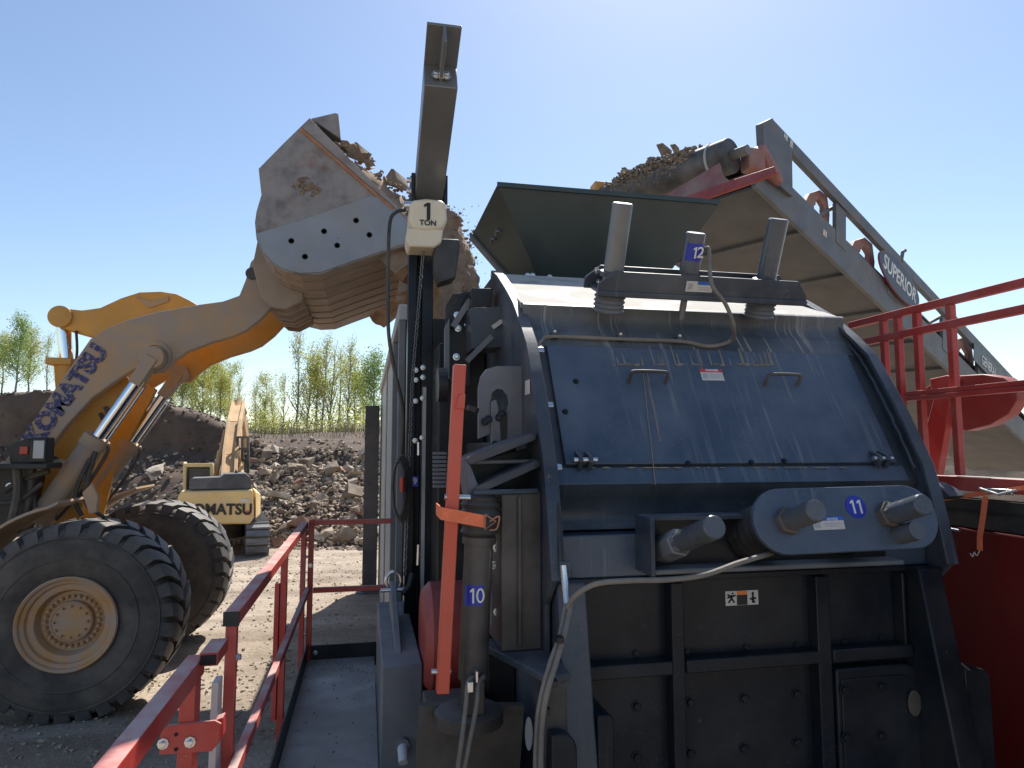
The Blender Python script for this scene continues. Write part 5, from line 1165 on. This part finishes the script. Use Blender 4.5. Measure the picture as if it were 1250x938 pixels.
# ------------------------------------------------------------------ chassis beam, lifting lug
BM = thing('chassis_beam', 'blue grey steel box beam ending beside the walkway with a lifting lug', 'beam', (0.2, 4.5, 0.3))
B().box((0.10, 3.76, 0.3), (0.315, 5.28, 1.43)).build('beam_box', 'dustysteel', BM, bev=0.01)
lug = B().prism([V((0.175, onX(482, 775, 0.175).y, 1.43)), V((0.175, 4.9, 1.43)), V((0.175, 4.85, 1.66)), V((0.175, 4.72, 1.68)), V((0.175, 4.6, 1.62))], (0.04, 0, 0)).build('lifting_lug', 'dustysteel', BM, bev=0.006)
B().tube([V((0.195 + 0.05 * math.sin(t), 4.76, 1.68 + 0.06 * math.cos(t))) for t in [2 * math.pi * k / 16 for k in range(17)]], 0.012, 8, False).build('shackle', 'zinc', BM)
B().cyl((0.11, 4.70, 1.63), (0.28, 4.70, 1.63), 0.014, n=12).build('shackle_pin', 'zinc', BM)
q = onY(491, 916, 3.75); B().tube([q + V((0, 0.02, 0.03)), q + V((0, -0.06, 0.01)), q + V((0, -0.1, -0.02))], [0.03, 0.026, 0.024], 16).build('grease_cap', 'white', BM); 
B().tube([q + V((0, 0.02, 0.03)), q + V((0, -0.03, 0.03))], 0.036, 16).build('pipe_stub', 'dustysteel', BM)
B().prism([V((0.315, 3.8, 1.2)), V((0.36, 3.7, 0.3)), V((0.5, 3.7, 0.3)), V((0.42, 3.8, 1.2))], (0, 0.1, 0)).build('beam_web', 'brownsteel', BM)
# red pulley guard behind the orange bar
GD = thing('pulley_guard', 'dull red rounded pulley guard low between mast and lift cylinder', 'guard', (0.43, 4.0, 0.9))
c = onY(548, 775, 3.9); B().lathe([(0.0, -0.17), (0.25, -0.17), (0.29, -0.13), (0.29, 0.13), (0.25, 0.17), (0.0, 0.17)], (c.x + 0.02, c.y, c.z), (1, 0, 0), 40).build('guard_shell', 'redguard', GD, smooth=40)
B().box((c.x - 0.12, c.y - 0.27, c.z - 0.35), (c.x + 0.16, c.y + 0.2, c.z - 0.27)).build('guard_foot', 'redguard', GD, bev=0.006)
# orange-red safety bar and the ratchet strap
OB = thing('safety_bar', 'bright orange red steel bar standing upright left of the crusher', 'bar', onY(541, 848, 2.9))
a, c = onY(541, 848, 2.9), onY(562, 445, 2.9); du = (c - a).normalized(); dx = V((0, 1, 0)).cross(du).normalized()
if dx.x < 0: dx = -dx
B().prism([a - dx * 0.026, a + dx * 0.026, c + dx * 0.026, c + dx * 0.014 - du * 0.0, c - dx * 0.026], (0, 0.06, 0)).build('bar_shaft', 'orangebar', OB, bev=0.004)
q = a.lerp(c, 0.86); B().prism([q - dx * 0.012 + V((0, -0.012, 0)), q + dx * 0.027 + V((0, -0.012, 0)), q + dx * 0.027 + du * 0.06 + V((0, -0.012, 0)), q + dx * 0.0 + du * 0.06 + V((0, -0.012, 0))], (0, 0.012, 0)).build('notch_plate', 'orangebar', OB, bev=0.002)
q = a.lerp(c, 0.585); B().cyl(q - dx * 0.034 + V((0, 0.025, 0)), q + dx * 0.075 + V((0, 0.025, 0)), 0.013, n=14).build('cross_pin', 'zinc', OB); 
q = a.lerp(c, 0.06); B().cyl(q - dx * 0.05 + V((0, 0.03, 0)), q + dx * 0.03 + V((0, 0.03, 0)), 0.012, n=12).build('foot_pin', 'zinc', OB)
ST = thing('ratchet_strap', 'orange ratchet strap tied around the orange red bar', 'strap', onY(570, 632, 2.87))
s0, s1 = onY(538, 627, 2.865), onY(592, 637, 2.86)
vs = []; dn = V((0, 0, -1))
b = B().prism([s0 + V((0, 0, 0.026)), s1 + V((0, 0, 0.026)), s1 + V((0, 0, -0.026)), s0 + V((0, 0, -0.026))], (0, 0.004, 0)).build('webbing', 'strap', ST)
B().prism([s0 + V((0, 0, 0.026)), s0 + V((-0.01, 0.1, 0.035)), s0 + V((-0.01, 0.1, -0.015)), s0 + V((0, 0, -0.026))], (0.004, 0, 0)).build('webbing', 'strap', ST)
B().tube([s1 + V((0.0, -0.004, 0.03)), s1 + V((0.045, -0.004, 0.0)), s1 + V((0.0, -0.004, -0.032)), s1 + V((0.0, -0.004, 0.03))], 0.0045, 8).build('buckle', 'rust', ST)
B().tube(smooth_path([s1 + V((0.02, 0.0, 0.0)), s1 + V((0.06, 0.0, 0.02)), s1 + V((0.05, 0, -0.03)), s1 + V((0.02, 0, -0.035))]), 0.004, 6).build('hook', 'rust', ST)

# ------------------------------------------------------------------ walkway and red guard rail on the left
DK = thing('walkway_deck', 'grey steel walkway floor with dark toe boards inside the railing', 'walkway', (-0.17, 3.9, 0.5))
B().box((-0.43, 1.2, 0.83), (0.098, 5.86, 0.875)).build('deck_plate', 'deckplate', DK, bev=0.004)
B().box((-0.445, 1.2, 0.80), (-0.431, 5.9, 1.0)).build('toe_board', 'blacksteel', DK, bev=0.003)
B().box((-0.42, 5.862, 0.80), (0.2, 5.876, 0.985)).build('toe_board', 'blacksteel', DK, bev=0.003)
for y in (1.6, 3.6, 5.6): B().box((-0.4, y, 0.0), (-0.32, y + 0.08, 0.83)).build('support_leg', 'blacksteel', DK, bev=0.004)
rnd = random.Random(44); b = B()
for _ in range(170):
    s = rnd.choice([0.005, 0.008, 0.012, 0.016]); y = rnd.uniform(3.6, 5.8) if rnd.random() < 0.6 else rnd.uniform(5.4, 5.85)
    clods(b, V((rnd.uniform(-0.42, 0.09), y, 0.875 + s * 0.2)), s, rnd)
o = b.build('spilled_grit', 'rubbledark', smooth=0, recalc=False); props(o, 'scattered dark grit lying on the walkway floor', 'grit', kind='stuff')
RX = -0.476
RL = thing('guard_rail', 'red steel guard rail along the left side of the walkway', 'railing', (RX, 4.4, 0.85))
yp = lambda u: onX(u, 760, RX).y
ZT = 1.945
def sq(nm, a, c, w, h, m='red', parent=RL, bev=0.004): return B().bar(a, c, w, h).build(nm, m, parent, bev=bev)
y_end, y_gate = 5.83, onX(283, 775, RX).y
sq('top_rail', (RX, y_end + 0.02, ZT), (RX, y_gate - 0.02, ZT), 0.055, 0.05)
B().box((RX - 0.0285, y_gate - 0.026, ZT - 0.026), (RX + 0.0285, y_gate - 0.0195, ZT + 0.026)).build('end_cap', 'black', RL)
for y in (y_end - 0.05, onX(347, 700, RX).y, y_gate): B().box((RX - 0.02, y - 0.02, 0.72), (RX + 0.02, y + 0.02, ZT - 0.026)).build('post', 'red', RL, bev=0.004)
sq('mid_rail', (RX + 0.04, y_end - 0.04, 1.44), (RX + 0.04, 2.2, 1.44), 0.035, 0.045)
for y, zz in ((y_end - 0.05, 1.7), (y_end - 0.05, 1.1), (onX(347, 700, RX).y, 1.42), (onX(347, 700, RX).y, 0.93), (y_gate, 1.80), (y_gate, 1.42)): bolt(RL, (RX + 0.02, y, zz), (1, 0, 0), BOLTZ, 0.9)
B().box((RX - 0.045, y_gate - 0.1, 0.9), (RX - 0.022, y_gate - 0.02, ZT - 0.2)).build('stiffener', 'offwhite', RL, bev=0.003)
B().box((RX - 0.05, onX(347, 700, RX).y - 0.03, 0.95), (RX - 0.022, onX(347, 700, RX).y + 0.05, 1.75)).build('stiffener', 'red', RL, bev=0.003)
# end rail across the walkway
RE = thing('end_rail', 'red rail closing the far end of the walkway', 'railing', (-0.2, 5.86, 0.85))
for z in (1.96, 1.42): B().box((-0.40, 5.84, z - 0.02), (0.22, 5.88, z + 0.02)).build('cross_rail', 'red', RE, bev=0.003)
B().box((-0.445, 5.84, 0.72), (-0.403, 5.882, 1.985)).build('post', 'red', RE, bev=0.003)
bolt(RE, (-0.424, 5.84, 1.62), (0, -1, 0), BOLTZ, 0.9); bolt(RE, (-0.37, 5.855, 0.93), (0, -1, 0), BOLTZ, 1.0)
# near rail section, bolted on a bracket a little lower
RN = thing('near_rail', 'red rail section in the lower left corner bolted to a bracket', 'railing', (RX - 0.03, 2.9, 0.85))
NZ = 1.83; yb = onX(247, 840, RX - 0.05).y
sq('hinge_rail', (RX - 0.03, y_gate - 0.06, NZ + 0.035), (RX - 0.03, yb - 0.02, NZ + 0.035), 0.06, 0.045, parent=RN)
B().box((RX - 0.055, yb - 0.0245, NZ + 0.018), (RX - 0.005, yb - 0.0205, NZ + 0.05)).build('dark_mouth_plate', 'holeshade', RN)  # solid plate, the shade inside the tube put into its colour
sq('top_rail', (RX - 0.085, yb + 0.06, NZ), (RX - 0.085, 0.9, NZ), 0.055, 0.065, parent=RN)
B().box((RX - 0.11, yb - 0.05, 0.6), (RX - 0.06, yb + 0.03, NZ - 0.034)).build('post', 'red', RN, bev=0.004)
sq('mid_rail', (RX - 0.085, yb - 0.05, 1.28), (RX - 0.085, 0.9, 1.28), 0.05, 0.05, parent=RN)
q0, q1 = onX(198, 888, RX - 0.05), onX(262, 918, RX - 0.05)
br = B().prism([onp(u, v, V((0, yb - 0.06, 0)), (0, 1, 0)) for u, v in ((196, 893), (206, 886), (262, 880), (270, 884), (268, 906), (258, 918), (194, 922))], (0, 0.012, 0)).build('bracket_plate', 'red', RN, bev=0.003)
for u, v in ((199, 908), (232, 906)): bolt(br, onY(u, v, yb - 0.061), (0, -1, 0), BOLTZ, 0.95)
for u, v in ((215, 897), (215, 915)): B().lathe([(0.006, 0), (0.006, 0.002)], onY(u, v, yb - 0.061), (0, -1, 0), 12).build('dark_hole_disc', 'holeshade', br)  # solid discs, the shade of the holes put into their colour
B().prism([onp(u, v, V((0, yb - 0.03, 0)), (0, 1, 0)) for u, v in ((262, 880), (272, 876), (272, 900), (262, 906))], (0, 0.05, 0)).build('bracket_side', 'red', RN, bev=0.003)

# ------------------------------------------------------------------ conveyor at the upper right
az, al = YAW + R(50), R(15)
ex = V((math.sin(az) * math.cos(al), math.cos(az) * math.cos(al), -math.sin(al))); ey = V((-math.cos(az), math.sin(az), 0)); ez = ex.cross(ey)
C0 = atd(945, 240, 8.4)
CV = thing('belt_conveyor', 'dusty dark steel belt conveyor rising from lower right to its head pulley', 'conveyor', (C0.x, C0.y, 0.0))
def oc(u, v, off=0.0): return onp(u, v, C0 + ey * off, ey)
def cvpoly(nm, pts, th, m, off=0.0, bev=0.006, parent=CV): return B().prism([oc(u, v, off) for u, v in pts], ey * th).build(nm, m, parent, bev=bev)
sp_ = cvpoly('side_plate', [(922, 227), (945, 249), (1079, 377), (1160, 454), (1262, 551), (1400, 680), (1400, 664), (1262, 526), (1109, 372), (1019, 279), (967, 229), (964, 200), (930, 184)], 0.06, 'conveyor')
cvpoly('head_post', [(931, 150), (943, 144), (967, 182), (968, 240), (950, 225), (934, 205)], 0.1, 'conveyor', -0.06)
tr_ = cvpoly('top_rail', [(943, 145), (1240, 464), (1420, 657), (1420, 668), (1240, 477), (1142, 371), (971, 191)], 0.08, 'conveyor', -0.03)
for u in (1027, 1090, 1157, 1200):
    v0, v1 = 145 + (u - 943) * 1.074 + 12, 229 + (u - 967) * 1.005 + 6
    cvpoly('truss_post', [(u - 6, v0), (u + 6, v0 + 12), (u + 6, v1 + 12), (u - 6, v1)], 0.06, 'conveyor', -0.01)
for u in (1018, 1150):
    v1 = 229 + (u - 967) * 1.005; b = B(); b.bar(oc(u - 20, v1 - 16, 0.1), oc(u + 5, v1 - 30, 0.1), 0.04, 0.05); b.build('truss_brace', 'conveyor', CV)
for u, v in ((997, 248), (1052, 306), (1173, 428)):
    ar = [(u - 15, v + 2), (u - 8, v - 12), (u + 4, v - 16), (u + 13, v - 8), (u + 16, v + 14), (u + 15, v + 28), (u + 8, v + 22), (u + 9, v + 4), (u + 3, v - 6), (u - 3, v + 2), (u - 3, v + 12)]
    cvpoly('idler_bracket', ar, 0.07, 'pinkframe', 0.12); c0 = oc(u - 6, v - 4, 0.2); B().tube([c0, c0 + ey * 0.6 - V((0, 0, 0.25))], 0.09, 16).build('idler_roller', 'conveyor', CV)
W_ = 2.1
b = B(); k = oc(924, 229, 0.06); b.prism([k, k + ex * 15, k + ex * 15 + ey * W_, k + ey * W_], ez * 0.04).build('return_pan', 'beltpan', CV)
b = B(); k2 = k + ez * 0.42; b.prism([k2 - ex * 0.05, k2 + ex * 15, k2 + ex * 15 + ey * W_, k2 - ex * 0.05 + ey * W_], ez * 0.03).build('carry_belt', 'belt', CV)
b = B(); b.prism([k + ey * W_, k + ex * 15 + ey * W_, k + ex * 15 + ey * W_ + ez * 0.7, k + ey * W_ + ez * 0.7], ey * 0.06).build('side_plate', 'conveyor', CV)
for xx in (1.2, 2.6, 4.0, 5.4, 6.8): b = B(); b.bar(k + ex * xx - ez * 0.025, k + ex * xx - ez * 0.025 + ey * W_, 0.1, 0.05, ez); b.build('cross_member', 'beltpan', CV, bev=0.004)
pcn = oc(893, 190, 0.1); L_ = 2.0
hpul = B().lathe([(0.0, 0.0), (0.17, 0.0), (0.21, 0.005), (0.215, 0.02), (0.215, L_), (0, L_)], pcn, ey, 40).build('head_pulley', 'belt', CV, smooth=40)
B().lathe([(0.214, 0.22), (0.226, 0.23), (0.226, 0.245), (0.214, 0.255)], pcn, ey, 40, closed=True).build('belt_edge', 'greysteel', hpul)
B().cyl(pcn - ey * 0.22, pcn, 0.06).build('pulley_shaft', 'conveyor', CV)
b = B(); q = oc(918, 196, -0.02); b.box(q + V((-0.1, -0.1, -0.14)), q + V((0.12, 0.1, 0.12))); b.build('bearing_block', 'pinkframe', CV, bev=0.02)
B().tube([oc(925, 180, -0.05), oc(935, 205, -0.05), oc(950, 222, -0.05)], [0.09, 0.12, 0.07], 10).build('motor_mount', 'pinkframe', CV)
b = B(); q0 = oc(938, 210, 0.0); b.bar(q0, q0 + ey * 2.0 - ez * 0.02, 0.12, 0.1); b.build('cross_beam', 'pinkframe', CV, bev=0.008)
pp = pcn - ex * 0.28; B().prism([onp(u, v, pp, ex) for u, v in ((796, 247), (878, 199), (882, 214), (892, 222), (850, 238), (820, 252))], ex * 0.03).build('scraper_frame', 'pinkframe', CV, bev=0.006)
B().prism([onp(u, v, pp - ex * 0.05, ex) for u, v in ((835, 240), (905, 216), (945, 203), (948, 211), (908, 226), (838, 250))], ex * 0.045).build('scraper_arm', 'redguard', CV, bev=0.006)
q = pcn + ey * (L_ + 0.06); B().box(q + V((-0.18, -0.12, -0.3)), q + V((0.16, 0.12, 0.26))).build('drive_guard', 'yellow', CV, bev=0.02)
# oval sign and nameplate
sc_ = 8.6 / F
oc0 = oc(1097, 342, -0.05); exs = (oc(1118, 366, -0.05) - oc(1078, 320, -0.05)).normalized(); ezs = ey.cross(exs)
if ezs.z < 0: ezs = -ezs
hl_ = (oc(1122, 371, -0.05) - oc(1073, 313, -0.05)).length / 2; hs_ = hl_ * 0.36
def oval(a, c, t): return B().prism([oc0 + exs * a * math.cos(R(i)) + ezs * c * math.sin(R(i)) for i in range(0, 360, 10)], -ey * t)
sgn = oval(hl_, hs_, 0.02).build('oval_sign', 'redguard', CV); oval(hl_ - 0.014, hs_ - 0.014, 0.024).build('sign_face', 'signnavy', sgn)
text('lettering', 'SUPERIOR', hs_ * 1.16, 'white', sgn, oc0 - ey * 0.026, exs, ezs, 0.002, 0.006, 0.86)
gs = cvpoly('name_plate', [(1189, 418), (1226, 456), (1226, 478), (1189, 440)], 0.01, 'signnavy', -0.06, 0.002)
gx = (oc(1226, 466, -0.07) - oc(1189, 428, -0.07)); text('lettering', 'GENERAL', 0.26, 'white', gs, oc(1207.5, 448, -0.066), gx.normalized(), ez, 0.002, 0.004, 0.8)
sticker(tr_, oc(959, 169, -0.034), ex, ez, 0.09, 0.1, [(0.3, 0.3, 0.7, 0.7, 'greysteel')]); sticker(tr_, oc(966, 176, -0.034), ex, ez, 0.07, 0.1, [(0.3, 0.1, 0.7, 0.5, 'greysteel')])
sticker(sp_, oc(1007, 285, -0.001), ex, ez, 0.1, 0.09, [(0.5, 0, 0.75, 1, 'stickerorange')])
B().tube([oc(1100, 320, -0.02), oc(1102, 308, -0.02), oc(1105, 306, -0.02)], 0.03, 6).build('hook', 'conveyor', CV)
rnd = random.Random(17); b = B()
for _ in range(900):
    l = rnd.betavariate(1.6, 2) * 1.5 + 0.42; a = R(rnd.uniform(60, 230)); p = pcn + ey * l + ez * math.sin(a) * 0.2 + ex * math.cos(a) * 0.2 + V((0, 0, rnd.uniform(0, 0.10) + 0.12 * max(0, mnoise.noise((l * 4, 2, 2))))); clods(b, p, rnd.uniform(0.03, 0.11), rnd)
o = b.build('belt_material', 'rubbledark', smooth=0, recalc=False); props(o, 'dark clumpy crushed stone spilling over the conveyor head pulley', 'stone', kind='stuff')
for (u, v, s, lab) in ((808, 186, 0.34, 'flat dark stone sticking out at the conveyor head, topmost'), (822, 184, 0.24, 'dark stone beside the topmost one on the head pulley'), (795, 199, 0.24, 'lower stone falling off the conveyor head pulley'), (762, 211, 0.22, 'small stone next to the yellow drive guard'), (838, 188, 0.2, 'small stone nearest the bare end of the head pulley')):
    q = bpy.data.objects.new('stone', CHUNK[3]); COL.objects.link(q); pz = onp(u, v, pcn + ey * 0.9, ex); q.matrix_world = Matrix.Translation(pz) @ Matrix.Rotation(R(u % 60), 4, 'Z') @ Matrix.Diagonal((s, s, s * 0.8, 1)); props(q, lab, 'stone')
for uu in (1290, 1420):
    p = oc(uu, 545 + (uu - 1262) * 0.93, 0.5); B().box((p.x - 0.08, p.y - 0.08, 0.0), (p.x + 0.08, p.y + 0.08, p.z)).build('support_leg', 'conveyor', CV)

# ------------------------------------------------------------------ red upper walkway on the right
RW = thing('upper_guard_rail', 'red guard rail of the raised walkway at the right edge', 'railing', (3.2, 3.2, 2.35))
XW = 3.2
for z, x in ((3.395, XW), (3.262, XW)): B().box((x - 0.022, 0.8, z - 0.022), (x + 0.022, 4.0, z + 0.022)).build('rail_tube', 'red', RW, bev=0.004)
for y in (3.70, 3.58, 3.43, 3.19): B().box((XW - 0.0195, y - 0.0195, 2.42), (XW + 0.0195, y + 0.0195, 3.372)).build('post', 'red', RW, bev=0.004)
for z in (2.89, 2.862): B().box((XW - 0.075, 0.8, z - 0.014), (XW - 0.025, 3.48, z + 0.012)).build('rail_tube', 'red', RW, bev=0.003)
B().box((XW - 0.03, 0.8, 2.34), (XW + 0.03, 4.2, 2.415)).build('deck_edge_beam', 'red', RW, bev=0.004)
B().box((XW + 0.035, 0.8, 2.34), (XW + 1.0, 4.2, 2.37)).build('deck_plate', 'deckplate', RW)
SG = thing('shaft_guard', 'dull red crescent shaped guard behind the right railing', 'guard', (3.5, 3.4, 2.5))
XG = 3.42
cres = [(1124, 478), (1140, 466), (1165, 459), (1200, 457), (1225, 461), (1240, 472), (1242, 488), (1230, 506), (1208, 519), (1180, 526), (1150, 522), (1128, 508), (1120, 493)]
B().prism([onX(u, v, XG) for u, v in cres], (0.08, 0, 0)).build('guard_plate', 'redguard', SG, bev=0.006)
B().prism([onX(u, v, XG - 0.06) for u, v in ((1134, 463), (1156, 458), (1164, 464), (1160, 486), (1143, 583), (1120, 563), (1139, 488))], (0.055, 0, 0)).build('guard_arm', 'red', SG, bev=0.006)
TK = thing('red_hull', 'red steel hull, coloured as in shade, with black rubber skirt below the right walkway', 'hull', (3.6, 2.6, 0.3))
B().prism([(3.20, 0.8, 2.14), (3.26, 0.8, 1.2), (3.34, 0.8, 0.3), (4.2, 0.8, 0.3), (4.2, 0.8, 2.14)], (0, 3.6, 0)).build('hull_shell', 'shadedred', TK, bev=0.02)
B().box((3.195, 0.8, 2.142), (3.26, 4.4, 2.30)).build('rubber_skirt', 'flap', TK, bev=0.006)
B().box((3.188, 0.8, 2.225), (3.194, 4.4, 2.24)).build('skirt_seam', 'blacksteel', TK)
b = B(); b.prism([onX(1133, 588, 2.98), onX(1150, 597, 2.98), onX(1160, 606, 2.98), onX(1150, 610, 2.98), onX(1130, 604, 2.98)], (0.1, 0, 0)); b.build('nose_plate', 'steel', TK, bev=0.006)
SP = thing('cargo_strap', 'orange cargo strap with dangling tail tied along the right walkway edge', 'strap', onX(1200, 600, 3.16))
s0, s1 = onX(1152, 609, 3.16), onX(1262, 594, 3.16)
B().prism([s0 + V((0, 0, 0.012)), s1 + V((0, 0, 0.012)), s1 - V((0, 0, 0.012)), s0 - V((0, 0, 0.012))], (0.004, 0, 0)).build('webbing', 'strap', SP)
tl = [onX(u, v, 3.15) for u, v in ((1203, 606), (1200, 630), (1196, 655), (1196, 672))]; b = B()
for a, c in zip(tl, tl[1:]): b.bar(a, c, 0.003, 0.032, (0, 1, 0))
b.build('strap_tail', 'strap', SP)
B().tube(smooth_path([tl[-1], tl[-1] + V((0, 0.02, -0.03)), tl[-1] + V((0, 0.035, -0.015)), tl[-1] + V((0, 0.045, -0.04)), tl[-1] + V((0, 0.06, -0.025))]), 0.003, 5).build('frayed_thread', 'offwhite', SP)
q = onX(1215, 600, 3.14); B().box(q + V((0, -0.09, -0.014)), q + V((0.02, 0.06, 0.014))).build('ratchet', 'zinc', SP, bev=0.004); B().tube([q + V((-0.004, 0.09, 0.01)), q + V((-0.004, -0.02, -0.015)), q + V((-0.004, -0.12, 0.012))], 0.007, 8).build('ratchet_handle', 'greysteel', SP)
q = onX(1160, 645, 3.15); B().tube([q + V((0, 0.05, 0.0)), q + V((0, -0.06, -0.006))], 0.008, 10).build('spring', 'zinc', SP)
